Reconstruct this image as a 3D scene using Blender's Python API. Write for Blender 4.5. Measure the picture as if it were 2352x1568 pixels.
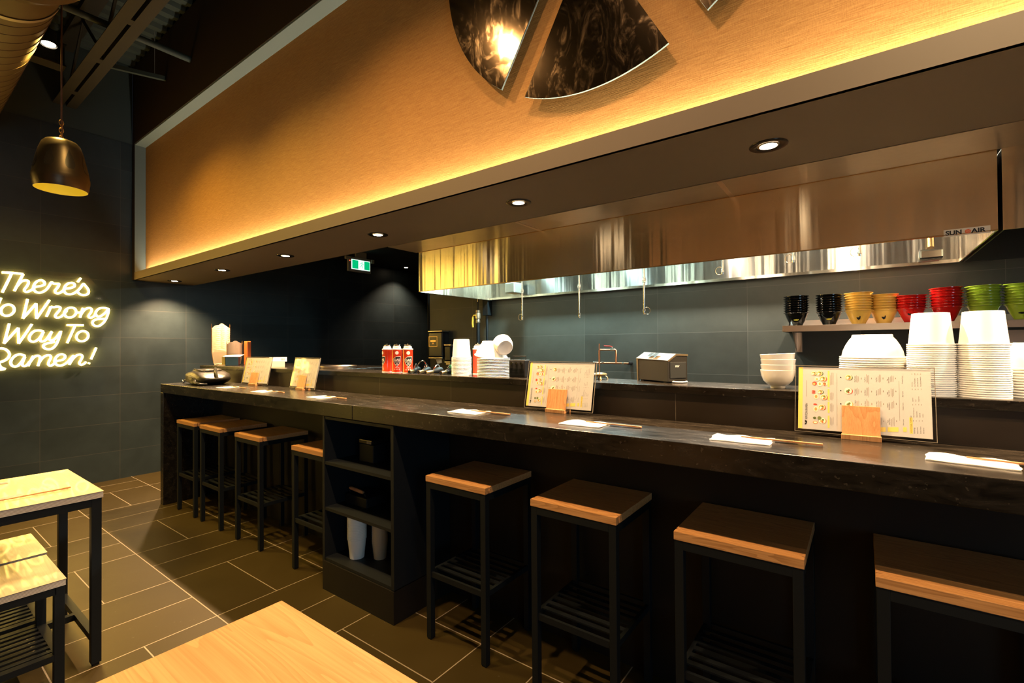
import bpy, bmesh, math, random
from mathutils import Vector, Matrix
random.seed(7)
PI = math.pi
S = bpy.context.scene
C = S.collection
for o in list(bpy.data.objects): bpy.data.objects.remove(o)

# ------------------------------------------------------------------ camera
cam_d = bpy.data.cameras.new('camera'); cam = bpy.data.objects.new('camera', cam_d); C.objects.link(cam)
cam_d.sensor_width = 36; cam_d.lens = 1091.18 / 2352 * 36; cam_d.clip_start = .02; cam_d.clip_end = 100
RX = (0.80445249, 0.59397546, -0.00702456)      # camera right, down and forward in the room's axes
RY = (-0.01150435, 0.00375547, -0.99992677)
RZ = (-0.59390558, 0.80447439, 0.00985439)
cam.matrix_world = Matrix(((RX[0], -RY[0], -RZ[0], 0), (RX[1], -RY[1], -RZ[1], 0), (RX[2], -RY[2], -RZ[2], 1.38), (0, 0, 0, 1)))
S.camera = cam
S.view_settings.view_transform = 'Standard'; S.view_settings.look = 'None'
S.view_settings.gamma = 1; S.view_settings.use_curve_mapping = False
S.view_settings.exposure = 0.0

# ------------------------------------------------------------------ world and large lights
W = bpy.data.worlds.new('world'); S.world = W; W.use_nodes = True
W.node_tree.nodes['Background'].inputs[0].default_value = (.55, .75, 1, 1)
W.node_tree.nodes['Background'].inputs[1].default_value = .03

def lamp(kind, name, loc, energy, color, target=None, parent=None, **kw):
    d = bpy.data.lights.new(name, kind); d.energy = energy; d.color = color
    for k, v in kw.items(): setattr(d, k, v)
    o = bpy.data.objects.new(name, d); C.objects.link(o); o.location = loc
    if target is not None:
        o.rotation_euler = (Vector(target) - Vector(loc)).to_track_quat('-Z', 'Y').to_euler()
    if parent: o.parent = parent
    return o
WARM = (1, .66, .34); LEDC = (1, .88, .68); COOL = (.62, .86, 1)
# dusk daylight through the shop window on the right, behind the camera
lamp('AREA', 'daylight_window', (4.36, -1.6, 1.9), 120, (.50, .80, 1), (-6, -1.0, 2.1), shape='RECTANGLE', size=3.4, size_y=2.3)
# warm cove strip in the trough under the fabric panel
lamp('AREA', 'cove_light', (-.95, 1.762, 2.165), 84, LEDC, (-.95, 2.24, 3.0), shape='RECTANGLE', size=10.6, size_y=.012, spread=math.radians(125))

# ------------------------------------------------------------------ materials
def M(name, col, rough=.5, metal=0, emit=None, es=0, spec=.5, coat=0, trans=0, ior=1.45, aniso=0):
    m = bpy.data.materials.new(name); m.use_nodes = True; b = m.node_tree.nodes['Principled BSDF']
    b.inputs['Base Color'].default_value = (*col, 1); b.inputs['Roughness'].default_value = rough
    b.inputs['Metallic'].default_value = metal; b.inputs['Specular IOR Level'].default_value = spec
    b.inputs['Coat Weight'].default_value = coat; b.inputs['Transmission Weight'].default_value = trans
    b.inputs['IOR'].default_value = ior; b.inputs['Anisotropic'].default_value = aniso
    if emit: b.inputs['Emission Color'].default_value = (*emit, 1); b.inputs['Emission Strength'].default_value = es
    return m
def N(m, t, **kw):
    n = m.node_tree.nodes.new(t)
    for k, v in kw.items():
        if hasattr(n, k) and not isinstance(v, tuple): setattr(n, k, v)
        else: n.inputs[k].default_value = v
    return n
def L(m, a, b): m.node_tree.links.new(a, b)
def BS(m): return m.node_tree.nodes['Principled BSDF']
def math_n(m, op, a, b=None, c=None):
    n = m.node_tree.nodes.new('ShaderNodeMath'); n.operation = op
    for i, v in enumerate((a, b, c)):
        if v is None: continue
        if isinstance(v, (int, float)): n.inputs[i].default_value = v
        else: L(m, v, n.inputs[i])
    return n.outputs[0]
def mixc(m, fac, c1, c2):
    n = m.node_tree.nodes.new('ShaderNodeMix'); n.data_type = 'RGBA'
    if isinstance(fac, (int, float)): n.inputs[0].default_value = fac
    else: L(m, fac, n.inputs[0])
    for s, c in ((6, c1), (7, c2)):
        if isinstance(c, tuple): n.inputs[s].default_value = (*c, 1)
        else: L(m, c, n.inputs[s])
    return n.outputs[2]
def noise(m, vec, scale, detail=3, rough=.5, dist=0):
    n = m.node_tree.nodes.new('ShaderNodeTexNoise'); n.inputs['Scale'].default_value = scale
    n.inputs['Detail'].default_value = detail; n.inputs['Roughness'].default_value = rough; n.inputs['Distortion'].default_value = dist
    if vec is not None: L(m, vec, n.inputs['Vector'])
    return n.outputs['Fac']
def pos(m, scale=(1, 1, 1), obj=False):
    g = m.node_tree.nodes.new('ShaderNodeTexCoord' if obj else 'ShaderNodeNewGeometry')
    mp = m.node_tree.nodes.new('ShaderNodeMapping'); mp.inputs['Scale'].default_value = scale
    L(m, g.outputs['Object'] if obj else g.outputs['Position'], mp.inputs['Vector'])
    return mp.outputs[0]
def bump(m, h, strength, dist=.001):
    b = m.node_tree.nodes.new('ShaderNodeBump'); b.inputs['Strength'].default_value = strength; b.inputs['Distance'].default_value = dist
    L(m, h, b.inputs['Height']); L(m, b.outputs[0], BS(m).inputs['Normal'])
def ramp(m, fac, lo, hi):
    n = m.node_tree.nodes.new('ShaderNodeMapRange'); n.inputs[1].default_value = lo; n.inputs[2].default_value = hi
    L(m, fac, n.inputs[0]); return n.outputs[0]

def tile_wall(name, axis, w, h, off_u, off_v, base, grout, gw=.0016):
    m = M(name, base, .42, spec=.45)
    p = pos(m); sx = m.node_tree.nodes.new('ShaderNodeSeparateXYZ'); L(m, p, sx.inputs[0])
    u = sx.outputs['Y' if axis == 'x' else 'X']; v = sx.outputs['Z']
    uu = math_n(m, 'DIVIDE', math_n(m, 'SUBTRACT', u, off_u), w); vv = math_n(m, 'DIVIDE', math_n(m, 'SUBTRACT', v, off_v), h)
    fu = math_n(m, 'FRACT', uu); fv = math_n(m, 'FRACT', vv)
    du = math_n(m, 'MULTIPLY', math_n(m, 'MINIMUM', fu, math_n(m, 'SUBTRACT', 1, fu)), w)
    dv = math_n(m, 'MULTIPLY', math_n(m, 'MINIMUM', fv, math_n(m, 'SUBTRACT', 1, fv)), h)
    d = math_n(m, 'MINIMUM', du, dv); g = math_n(m, 'LESS_THAN', d, gw)
    cell = m.node_tree.nodes.new('ShaderNodeCombineXYZ')
    L(m, math_n(m, 'FLOOR', uu), cell.inputs[0]); L(m, math_n(m, 'FLOOR', vv), cell.inputs[1])
    wn = m.node_tree.nodes.new('ShaderNodeTexWhiteNoise'); wn.noise_dimensions = '3D'; L(m, cell.outputs[0], wn.inputs['Vector'])
    mott = noise(m, p, 2.4, 6, .62, .4); fine = noise(m, p, 14, 5, .6)
    k = math_n(m, 'ADD', math_n(m, 'MULTIPLY', wn.outputs['Value'], .35), math_n(m, 'ADD', math_n(m, 'MULTIPLY', mott, .9), math_n(m, 'MULTIPLY', fine, .35)))
    k = ramp(m, k, .35, 1.25)
    col = mixc(m, k, tuple(c * .62 for c in base), tuple(c * 1.45 for c in base))
    L(m, mixc(m, g, col, grout), BS(m).inputs['Base Color'])
    L(m, math_n(m, 'ADD', .33, math_n(m, 'MULTIPLY', mott, .25)), BS(m).inputs['Roughness'])
    bump(m, math_n(m, 'ADD', math_n(m, 'MULTIPLY', g, -1), math_n(m, 'MULTIPLY', fine, .25)), .3, .0012)
    return m
TW = (.022, .032, .037); TG = (.060, .058, .055)
m_wall_l = tile_wall('charcoal_tile_left', 'x', .6135, .30, .983, 0, TW, TG)
m_wall_b = tile_wall('charcoal_tile_back', 'y', .61, .295, -.62, 1.174 - .295 * 4, (.042, .044, .038), (.09, .085, .075), .0013)
m_ledge_tile = tile_wall('brown_tile', 'y', .64, 2.0, -.628, -.5, (.016, .010, .005), (.10, .08, .06), .0013)

def floor_mat():
    m = M('basketweave_floor_tile', (.05, .04, .03), .4, spec=.4)
    p = pos(m); sx = m.node_tree.nodes.new('ShaderNodeSeparateXYZ'); L(m, p, sx.inputs[0])
    u = math_n(m, 'DIVIDE', math_n(m, 'SUBTRACT', sx.outputs['X'], -2.697), .6285)
    v = math_n(m, 'DIVIDE', math_n(m, 'SUBTRACT', sx.outputs['Y'], 1.074), .62)
    fu = math_n(m, 'FRACT', u); fv = math_n(m, 'FRACT', v)
    iu = math_n(m, 'FLOOR', u); iv = math_n(m, 'FLOOR', v)
    par = math_n(m, 'FLOORED_MODULO', math_n(m, 'ADD', iu, iv), 2)      # 1: split along y, 0: split along x
    du = math_n(m, 'MULTIPLY', math_n(m, 'MINIMUM', fu, math_n(m, 'SUBTRACT', 1, fu)), .6285)
    dv = math_n(m, 'MULTIPLY', math_n(m, 'MINIMUM', fv, math_n(m, 'SUBTRACT', 1, fv)), .62)
    hu = math_n(m, 'MULTIPLY', math_n(m, 'ABSOLUTE', math_n(m, 'SUBTRACT', fu, .5)), .6285)
    hv = math_n(m, 'MULTIPLY', math_n(m, 'ABSOLUTE', math_n(m, 'SUBTRACT', fv, .5)), .62)
    h = math_n(m, 'ADD', math_n(m, 'MULTIPLY', par, hv), math_n(m, 'MULTIPLY', math_n(m, 'SUBTRACT', 1, par), hu))
    d = math_n(m, 'MINIMUM', math_n(m, 'MINIMUM', du, dv), h)
    g = math_n(m, 'LESS_THAN', d, .0026)
    cell = m.node_tree.nodes.new('ShaderNodeCombineXYZ'); L(m, iu, cell.inputs[0]); L(m, iv, cell.inputs[1])
    half = math_n(m, 'ADD', math_n(m, 'MULTIPLY', par, math_n(m, 'GREATER_THAN', fv, .5)), math_n(m, 'MULTIPLY', math_n(m, 'SUBTRACT', 1, par), math_n(m, 'GREATER_THAN', fu, .5)))
    L(m, half, cell.inputs[2])
    wn = m.node_tree.nodes.new('ShaderNodeTexWhiteNoise'); L(m, cell.outputs[0], wn.inputs['Vector'])
    mott = noise(m, p, 2.0, 6, .6, .5); fine = noise(m, p, 24, 4, .6)
    k = math_n(m, 'ADD', math_n(m, 'MULTIPLY', wn.outputs['Value'], .5), math_n(m, 'MULTIPLY', mott, .8))
    col = mixc(m, ramp(m, k, .2, 1.1), (.028, .0185, .0035), (.050, .033, .0075))
    speck = math_n(m, 'GREATER_THAN', noise(m, p, 60, 2, .5), .74)
    col = mixc(m, math_n(m, 'MULTIPLY', speck, .25), col, (.2, .18, .15))
    L(m, mixc(m, g, col, (.30, .25, .19)), BS(m).inputs['Base Color'])
    L(m, math_n(m, 'ADD', .34, math_n(m, 'MULTIPLY', mott, .2)), BS(m).inputs['Roughness'])
    bump(m, math_n(m, 'ADD', math_n(m, 'MULTIPLY', g, -1), math_n(m, 'MULTIPLY', fine, .2)), .25, .001)
    return m
m_floor = floor_mat()

def wood(name, c1, c2, axis='x', scale=1, rough=.42, obj=True, rn=24, dist=.8):
    m = M(name, c1, rough, spec=.4, coat=.1)
    sc = {'x': (.7, 9, 9), 'y': (9, .7, 9), 'z': (9, 9, .7)}[axis]
    p = pos(m, tuple(s * scale for s in sc), obj)
    info = m.node_tree.nodes.new('ShaderNodeObjectInfo')
    vm = m.node_tree.nodes.new('ShaderNodeVectorMath'); vm.operation = 'ADD'; L(m, p, vm.inputs[0])
    cb = m.node_tree.nodes.new('ShaderNodeCombineXYZ')
    rr = math_n(m, 'MULTIPLY', info.outputs['Random'], 40)
    for i in range(3): L(m, rr, cb.inputs[i])
    L(m, cb.outputs[0], vm.inputs[1]); v = vm.outputs[0]
    big = noise(m, v, .9, 2, .5, dist); 
    rings = math_n(m, 'FRACT', math_n(m, 'MULTIPLY', big, rn)); rings = math_n(m, 'POWER', rings, 1.6)
    sc2 = {'x': (3, 220, 220), 'y': (220, 3, 220), 'z': (220, 220, 3)}[axis]
    fine = noise(m, pos(m, tuple(s * scale for s in sc2), obj), 1, 3, .6)
    k = math_n(m, 'ADD', math_n(m, 'MULTIPLY', rings, .55), math_n(m, 'MULTIPLY', ramp(m, fine, .3, .75), .55))
    L(m, mixc(m, ramp(m, k, .1, .95), c1, c2), BS(m).inputs['Base Color'])
    bump(m, fine, .15, .0006)
    return m
m_oak = wood('oiled_ash_seat', (.58, .30, .115), (.33, .145, .045), 'x', 1.3)
m_oakt = wood('ash_tabletop', (.55, .335, .145), (.43, .235, .09), 'x', .9, .36)
m_birch = wood('pale_birch_tabletop', (.74, .60, .40), (.62, .47, .28), 'x', .9, .36)
m_block = wood('beech_block', (.47, .245, .105), (.33, .15, .055), 'z', 1.8, rn=11, dist=.15)
m_chop = wood('bamboo', (.50, .24, .11), (.36, .16, .07), 'x', 3)
def ply():
    m = M('plywood_edge', (.6, .55, .45), .6)
    p = pos(m); sx = m.node_tree.nodes.new('ShaderNodeSeparateXYZ'); L(m, p, sx.inputs[0])
    k = math_n(m, 'FRACT', math_n(m, 'MULTIPLY', sx.outputs['Z'], 210))
    L(m, mixc(m, math_n(m, 'GREATER_THAN', math_n(m, 'ADD', k, math_n(m, 'MULTIPLY', noise(m, p, 30), .15)), .62), (.60, .56, .50), (.28, .24, .20)), BS(m).inputs['Base Color'])
    return m
m_ply = ply()

def cloth():
    m = M('gold_grasscloth', (.50, .29, .10), .75, spec=.25)
    a = noise(m, pos(m, (14, 14, 260)), 1, 3, .65); b = noise(m, pos(m, (300, 300, 60)), 1, 2, .5)
    c = noise(m, pos(m, (1, 1, 1)), 1.2, 3, .5)
    k = math_n(m, 'ADD', math_n(m, 'MULTIPLY', a, .7), math_n(m, 'MULTIPLY', b, .45))
    k = ramp(m, math_n(m, 'ADD', k, math_n(m, 'MULTIPLY', c, .12)), .35, .9)
    L(m, mixc(m, k, (.19, .082, .015), (.37, .192, .056)), BS(m).inputs['Base Color'])
    bump(m, k, .5, .0015); return m
m_cloth = cloth()

def granite(name, c1, c2, fleck, rough):
    m = M(name, c1, rough, spec=.5)
    p = pos(m); a = noise(m, pos(m, (1, 3.2, 3.2)), 9, 7, .72, .6); f = noise(m, pos(m, (1, 4, 1)), 70, 2, .5)
    g2 = noise(m, p, 3, 4, .6)
    col = mixc(m, ramp(m, a, .38, .68), c1, c2)
    col = mixc(m, math_n(m, 'MULTIPLY', ramp(m, g2, .62, .85), .12), col, fleck)
    col = mixc(m, math_n(m, 'MULTIPLY', math_n(m, 'GREATER_THAN', f, .68), .5), col, fleck)
    L(m, col, BS(m).inputs['Base Color'])
    L(m, math_n(m, 'ADD', rough - .05, math_n(m, 'MULTIPLY', a, .2)), BS(m).inputs['Roughness'])
    bump(m, a, .12, .001); return m
m_counter = granite('black_brown_granite', (.004, .0033, .0026), (.020, .016, .012), (.060, .048, .036), .20)

def steel(name, base, rough, wav=.35, dist=.02, an=.92, tan=(0, 0, 1)):
    m = M(name, base, rough, 1, aniso=an)
    w = math_n(m, 'ADD', noise(m, pos(m, (1.0, 1.0, .12)), 3.0, 1, .5, .2), math_n(m, 'MULTIPLY', noise(m, pos(m, (1.0, 1.0, .03)), 14, 2, .5, 0), .18))
    br = noise(m, pos(m, (3, 3, 500)), 1, 2, .5)
    L(m, math_n(m, 'ADD', rough - .01, math_n(m, 'MULTIPLY', br, .02)), BS(m).inputs['Roughness'])
    tv = m.node_tree.nodes.new('ShaderNodeCombineXYZ')
    for k in range(3): tv.inputs[k].default_value = tan[k]
    L(m, tv.outputs[0], BS(m).inputs['Tangent'])
    bump(m, w, wav, dist)
    return m
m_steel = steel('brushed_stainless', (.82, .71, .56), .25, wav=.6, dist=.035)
m_steel_d = steel('darkened_stainless', (.30, .29, .27), .22, wav=.8, dist=.03)  # hood back stainless, colour darkened to hold down the lamps' glare on it
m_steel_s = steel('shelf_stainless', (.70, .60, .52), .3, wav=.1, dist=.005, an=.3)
def perf():
    m = steel('perforated_stainless', (.45, .38, .30), .34, tan=(0, 1, 0))
    return m
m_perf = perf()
m_chrome = M('chrome', (.85, .83, .8), .08, 1)
m_galv = M('galvanised', (.45, .47, .46), .38, .8)
m_black = M('black_powder_coat', (.005, .007, .009), .5, spec=.3)
m_blackm = M('matt_black', (.006, .006, .007), .6, spec=.3)
m_cab = M('black_laminate', (.006, .008, .011), .5, spec=.4)
m_kick = M('kick_board', (.009, .007, .0055), .5, spec=.4)
m_soffit = M('taupe_soffit_paint', (.105, .080, .054), .62, spec=.25)
m_band = M('taupe_fascia_paint', (.125, .098, .068), .55, spec=.3)
m_return = M('pale_return_paint', (.14, .165, .145), .55, spec=.3)
m_browndk = M('dark_brown_paint', (.028, .016, .008), .7, spec=.2)
m_gyps = M('grey_gypsum_paint', (.045, .060, .058), .75, spec=.2)
m_deck = M('grey_deck_paint', (.034, .044, .036), .6, spec=.3)
m_deckd = M('roof_dark', (.012, .012, .010), .9, spec=.1)
m_joist = M('cream_joist_paint', (.024, .019, .010), .6, spec=.3)
m_ceil = M('black_ceiling_paint', (.006, .006, .006), .85, spec=.2)
m_roomtan = M('tan_room_paint', (.30, .19, .11), .7, spec=.2)
m_yellow = M('yellow_source_paint', (.90, .70, .22), .6, spec=.3)
m_duct = M('galvanised_duct', (.085, .058, .024), .6, .1, spec=.4)
m_mirror = M('bronze_mirror', (.30, .205, .12), .09, 1)
def scratch():
    m = m_mirror
    s = noise(m, pos(m, (9, 9, 4)), 1, 6, .75, 2.5); t = noise(m, pos(m, (1, 1, 1)), 3, 3, .6)
    L(m, math_n(m, 'ADD', .09, math_n(m, 'MULTIPLY', ramp(m, s, .5, .9), .22)), BS(m).inputs['Roughness'])
    bump(m, t, .05, .001)
scratch()
m_gedge = M('glass_edge', (.20, .26, .24), .3)
m_white = M('white_paper_tub', (.88, .86, .82), .55, spec=.3)
BS(m_white).inputs['Subsurface Weight'].default_value = 0
m_ceram = M('white_porcelain', (.85, .82, .76), .12, spec=.6, coat=.5)
m_nap = M('napkin_paper', (.92, .91, .90), .8, spec=.2)
m_paper = M('menu_paper', (.62, .60, .57), .6, spec=.25)
m_pyel = M('menu_yellow', (.95, .70, .16), .6)
m_ink = M('menu_ink', (.02, .018, .016), .6)
m_inkg = M('menu_grey_ink', (.33, .28, .23), .7)
m_broth = M('menu_broth', (.75, .34, .10), .6); m_red = M('menu_red', (.62, .07, .03), .6)
m_green = M('menu_green', (.12, .15, .04), .6); m_cream = M('menu_cream', (.93, .80, .58), .6)
m_acr = bpy.data.materials.new('clear_acrylic'); m_acr.use_nodes = True
def acrylic(m, rimcol=(1, 1, 1), thru=.9):
    nt = m.node_tree; nt.nodes.clear()
    out = nt.nodes.new('ShaderNodeOutputMaterial'); t = nt.nodes.new('ShaderNodeBsdfTransparent'); g = nt.nodes.new('ShaderNodeBsdfGlossy')
    g.inputs['Roughness'].default_value = .05; fr = nt.nodes.new('ShaderNodeFresnel'); fr.inputs[0].default_value = 1.49
    mx = nt.nodes.new('ShaderNodeMixShader'); t.inputs[0].default_value = (thru, thru, thru, 1)
    gm = nt.nodes.new('ShaderNodeNewGeometry'); sb = nt.nodes.new('ShaderNodeMath'); sb.operation = 'SUBTRACT'; sb.inputs[0].default_value = 1; nt.links.new(gm.outputs['Backfacing'], sb.inputs[1]); ml = nt.nodes.new('ShaderNodeMath'); ml.operation = 'MULTIPLY'; nt.links.new(fr.outputs[0], ml.inputs[0]); nt.links.new(sb.outputs[0], ml.inputs[1]); nt.links.new(ml.outputs[0], mx.inputs[0]); nt.links.new(t.outputs[0], mx.inputs[1]); nt.links.new(g.outputs[0], mx.inputs[2]); nt.links.new(mx.outputs[0], out.inputs[0])
acrylic(m_acr, thru=.96)
m_acre = M('acrylic_edge', (.16, .14, .11), .15, spec=.6)
m_plastic = bpy.data.materials.new('plastic_bag_film'); m_plastic.use_nodes = True; acrylic(m_plastic, thru=.85)
m_kraft = M('kraft_card', (.42, .24, .09), .7, spec=.2)
m_kraftw = M('white_card', (.60, .50, .35), .7, spec=.2)
m_greyc = M('grey_card', (.42, .33, .27), .7, spec=.2)
m_orange = M('orange_wrapper', (.50, .10, .015), .45)
m_blue = M('blue_plastic', (.025, .06, .10), .4, spec=.5)
m_canred = M('can_red', (.62, .045, .012), .25, .2, spec=.6, coat=.4)
m_canwht = M('can_white', (.85, .8, .72), .3, .2)
m_canor = M('can_orange', (.95, .42, .06), .3)
m_brass = M('worn_brass', (.52, .33, .14), .3, 1)
m_copper = M('copper_pipe', (.50, .24, .14), .3, 1)
m_redp = M('red_handle_plastic', (.35, .02, .015), .4)
m_yelp = M('yellow_handle_plastic', (.75, .42, .04), .4)
m_bag = M('black_leather', (.016, .014, .011), .36, spec=.55)
def leather():
    m = m_bag; n = noise(m, pos(m, (1, 1, 1), True), 26, 4, .6, .4); bump(m, n, .5, .008)
leather()
m_print_h = M('printer_tan_cover', (.075, .058, .032), .5, .1)
m_print_s = M('printer_side_hood_shade', (.010, .009, .007), .5)
m_bowlb = M('black_melamine', (.004, .004, .004), .08, spec=.6, coat=.5)
m_bowly = M('yellow_melamine', (.80, .47, .09), .2, spec=.5, coat=.3)
m_bowlr = M('red_melamine', (.48, .010, .008), .12, spec=.5, coat=.5)
m_bowlg = M('green_melamine', (.30, .42, .035), .15, spec=.5, coat=.4)
m_pigy = M('emblem_yellow', (.55, .45, .05), .4)
m_lens = M('lamp_lens', (1, .9, .7), .3, emit=(1, .78, .5), es=26)
m_lensd = M('small_lamp_lens', (1, .9, .7), .3, emit=(1, .80, .55), es=60)
m_bulbc = M('cool_lamp_lens', (1, 1, 1), .3, emit=(.75, .92, 1), es=8)
m_trimring = M('bronze_trim_ring', (.035, .028, .022), .25, .7)
m_refl = M('lamp_reflector', (.8, .72, .6), .2, .9)
m_neon = M('neon_tube', (1, .85, .4), .4, emit=(1, .62, .13), es=34)
m_exitg = M('exit_green', (.01, .5, .2), .4, emit=(.0, .62, .22), es=.85)
m_exitw = M('exit_white', (.9, 1, .95), .4, emit=(.75, 1, .9), es=1.5)
m_exith = M('exit_housing', (.35, .32, .26), .5)
m_led = M('red_led', (1, .1, .05), .4, emit=(1, .12, .05), es=3)
m_copsh = M('bronze_pendant_shade', (.055, .036, .024), .36, .8)
m_penin = M('pendant_yellow_interior', (.62, .47, .05), .5)
m_cord = M('brown_cord', (.10, .05, .03), .5)

# ------------------------------------------------------------------ geometry helpers
def box(bm, x0, x1, y0, y1, z0, z1, mi=0):
    vs = [bm.verts.new((x, y, z)) for x in (x0, x1) for y in (y0, y1) for z in (z0, z1)]
    fs = []
    for f in ((0, 1, 3, 2), (4, 6, 7, 5), (0, 4, 5, 1), (2, 3, 7, 6), (0, 2, 6, 4), (1, 5, 7, 3)):
        q = bm.faces.new([vs[i] for i in f]); q.material_index = mi; fs.append(q)
    return vs
def B(*a):
    bm = bmesh.new(); box(bm, *a); return bm
def frame_of(d):
    d = Vector(d).normalized(); u = d.orthogonal().normalized(); return d, u, d.cross(u)
def cyl(bm, p0, p1, r0, r1=None, seg=20, caps=True, mi=0):
    r1 = r0 if r1 is None else r1; p0 = Vector(p0); p1 = Vector(p1); d, u, v = frame_of(p1 - p0)
    A = []; Bv = []
    for i in range(seg):
        a = 2 * PI * i / seg; e = u * math.cos(a) + v * math.sin(a)
        A.append(bm.verts.new(p0 + e * r0)); Bv.append(bm.verts.new(p1 + e * r1))
    for i in range(seg):
        j = (i + 1) % seg; f = bm.faces.new((A[i], A[j], Bv[j], Bv[i])); f.material_index = mi
    if caps:
        f = bm.faces.new(A[::-1]); f.material_index = mi; f = bm.faces.new(Bv); f.material_index = mi
def tube(bm, pts, r, seg=8, closed=False, mi=0):
    pts = [Vector(p) for p in pts]; n = len(pts); rings = []; u = None
    for i, p in enumerate(pts):
        if closed: d = pts[(i + 1) % n] - pts[i - 1]
        else: d = pts[min(i + 1, n - 1)] - pts[max(i - 1, 0)]
        if d.length < 1e-9: d = Vector((0, 0, 1))
        d.normalize()
        if u is None: u = d.orthogonal().normalized()
        u = (u - d * u.dot(d)); u = u.normalized() if u.length > 1e-6 else d.orthogonal().normalized()
        v = d.cross(u); rr = r[i] if isinstance(r, (list, tuple)) else r
        rings.append([bm.verts.new(p + (u * math.cos(2 * PI * k / seg) + v * math.sin(2 * PI * k / seg)) * rr) for k in range(seg)])
    for i in range(n if closed else n - 1):
        a = rings[i]; b = rings[(i + 1) % n]
        for k in range(seg):
            f = bm.faces.new((a[k], a[(k + 1) % seg], b[(k + 1) % seg], b[k])); f.material_index = mi
    if not closed:
        f = bm.faces.new(rings[0][::-1]); f.material_index = mi; f = bm.faces.new(rings[-1]); f.material_index = mi
def lathe(bm, prof, seg=36, c=(0, 0, 0), mi=0, mis=None, warp=None):
    rings = []
    for (r, z) in prof:
        if r < 1e-6: rings.append([bm.verts.new((c[0], c[1], c[2] + z))])
        else:
            rg = []
            for k in range(seg):
                a = 2 * PI * k / seg; rr = r * (warp(a, z) if warp else 1)
                rg.append(bm.verts.new((c[0] + rr * math.cos(a), c[1] + rr * math.sin(a), c[2] + z)))
            rings.append(rg)
    for i in range(len(rings) - 1):
        a, b = rings[i], rings[i + 1]; q = mis[i] if mis else mi
        for k in range(seg):
            j = (k + 1) % seg
            if len(a) == 1 and len(b) == 1: break
            if len(a) == 1: f = bm.faces.new((a[0], b[k], b[j]))
            elif len(b) == 1: f = bm.faces.new((a[k], a[j], b[0]))
            else: f = bm.faces.new((a[k], a[j], b[j], b[k]))
            f.material_index = q
def prism(bm, poly, axis, a0, a1, mi=0):
    def P(u, v, a): return {'x': (a, u, v), 'y': (u, a, v), 'z': (u, v, a)}[axis]
    A = [bm.verts.new(P(u, v, a0)) for u, v in poly]; Bv = [bm.verts.new(P(u, v, a1)) for u, v in poly]
    n = len(poly)
    f = bm.faces.new(A); f.material_index = mi; f = bm.faces.new(Bv[::-1]); f.material_index = mi
    for i in range(n):
        f = bm.faces.new((A[i], Bv[i], Bv[(i + 1) % n], A[(i + 1) % n])); f.material_index = mi
def obj(name, bm, mat, parent=None, smooth=False, bev=0, loc=None, rot=None):
    bmesh.ops.recalc_face_normals(bm, faces=bm.faces)
    me = bpy.data.meshes.new(name); bm.to_mesh(me); bm.free()
    for m in (mat if isinstance(mat, (list, tuple)) else [mat]): me.materials.append(m)
    o = bpy.data.objects.new(name, me); C.objects.link(o)
    if smooth:
        me.shade_smooth(); me.set_sharp_from_angle(angle=math.radians(38))
    if bev:
        b = o.modifiers.new('bevel', 'BEVEL'); b.width = bev; b.segments = 2; b.limit_method = 'ANGLE'
    if parent: o.parent = parent
    if loc: o.location = loc
    if rot: o.rotation_euler = rot
    return o
def tag(o, label, cat, group=None):
    o['label'] = label; o['category'] = cat
    if group: o['group'] = group
    return o
def thing(name, label, cat, loc=(0, 0, 0), rotz=0, group=None, rot=None):
    o = bpy.data.objects.new(name, None); C.objects.link(o); o.empty_display_size = .05
    o.location = loc; o.rotation_euler = rot or (0, 0, rotz)
    return tag(o, label, cat, group)
def struct(name, bm, mat, **k):
    o = obj(name, bm, mat, **k); o['kind'] = 'structure'; return o
def dup(root, loc, rotz=None, label=None, group=None, rot=None):
    r = root.copy(); C.objects.link(r); r.location = loc
    if rot: r.rotation_euler = rot
    elif rotz is not None: r.rotation_euler = (0, 0, rotz)
    if label: r['label'] = label
    if group: r['group'] = group
    for ch in list(root.children):
        c = ch.copy(); C.objects.link(c); c.parent = r
        for g in list(ch.children):
            d = g.copy(); C.objects.link(d); d.parent = c
    return r
def text_bm(bm, s, size, origin, ux, uy, mi=0, align='LEFT', squeeze=1, wrap=None, extr=0, off=0):
    cu = bpy.data.curves.new('t', 'FONT'); cu.body = s; cu.size = size; cu.align_x = align; cu.resolution_u = 3; cu.extrude = extr; cu.offset = off
    to = bpy.data.objects.new('t', cu); C.objects.link(to)
    me = bpy.data.meshes.new_from_object(to)
    ux = Vector(ux); uy = Vector(uy); uz = ux.cross(uy); o = Vector(origin)
    vs = []
    for v in me.vertices:
        p = o + ux * v.co.x * squeeze + uy * v.co.y + uz * v.co.z
        vs.append(bm.verts.new(wrap(p) if wrap else p))
    for f in me.polygons:
        try: q = bm.faces.new([vs[i] for i in f.vertices]); q.material_index = mi
        except ValueError: pass
    bpy.data.objects.remove(to); bpy.data.curves.remove(cu); bpy.data.meshes.remove(me)
def quad(bm, pts, mi=0):
    f = bm.faces.new([bm.verts.new(p) for p in pts]); f.material_index = mi; return f
def catmull(P, n=5):
    P = [Vector(p) for p in P]
    if len(P) < 3: return P
    out = []
    for i in range(len(P) - 1):
        a = P[max(i - 1, 0)]; b = P[i]; c = P[i + 1]; d = P[min(i + 2, len(P) - 1)]
        for k in range(n):
            t = k / n
            out.append(.5 * ((2 * b) + (c - a) * t + (2 * a - 5 * b + 4 * c - d) * t * t + (3 * b - a - 3 * c + d) * t ** 3))
    out.append(P[-1]); return out

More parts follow.
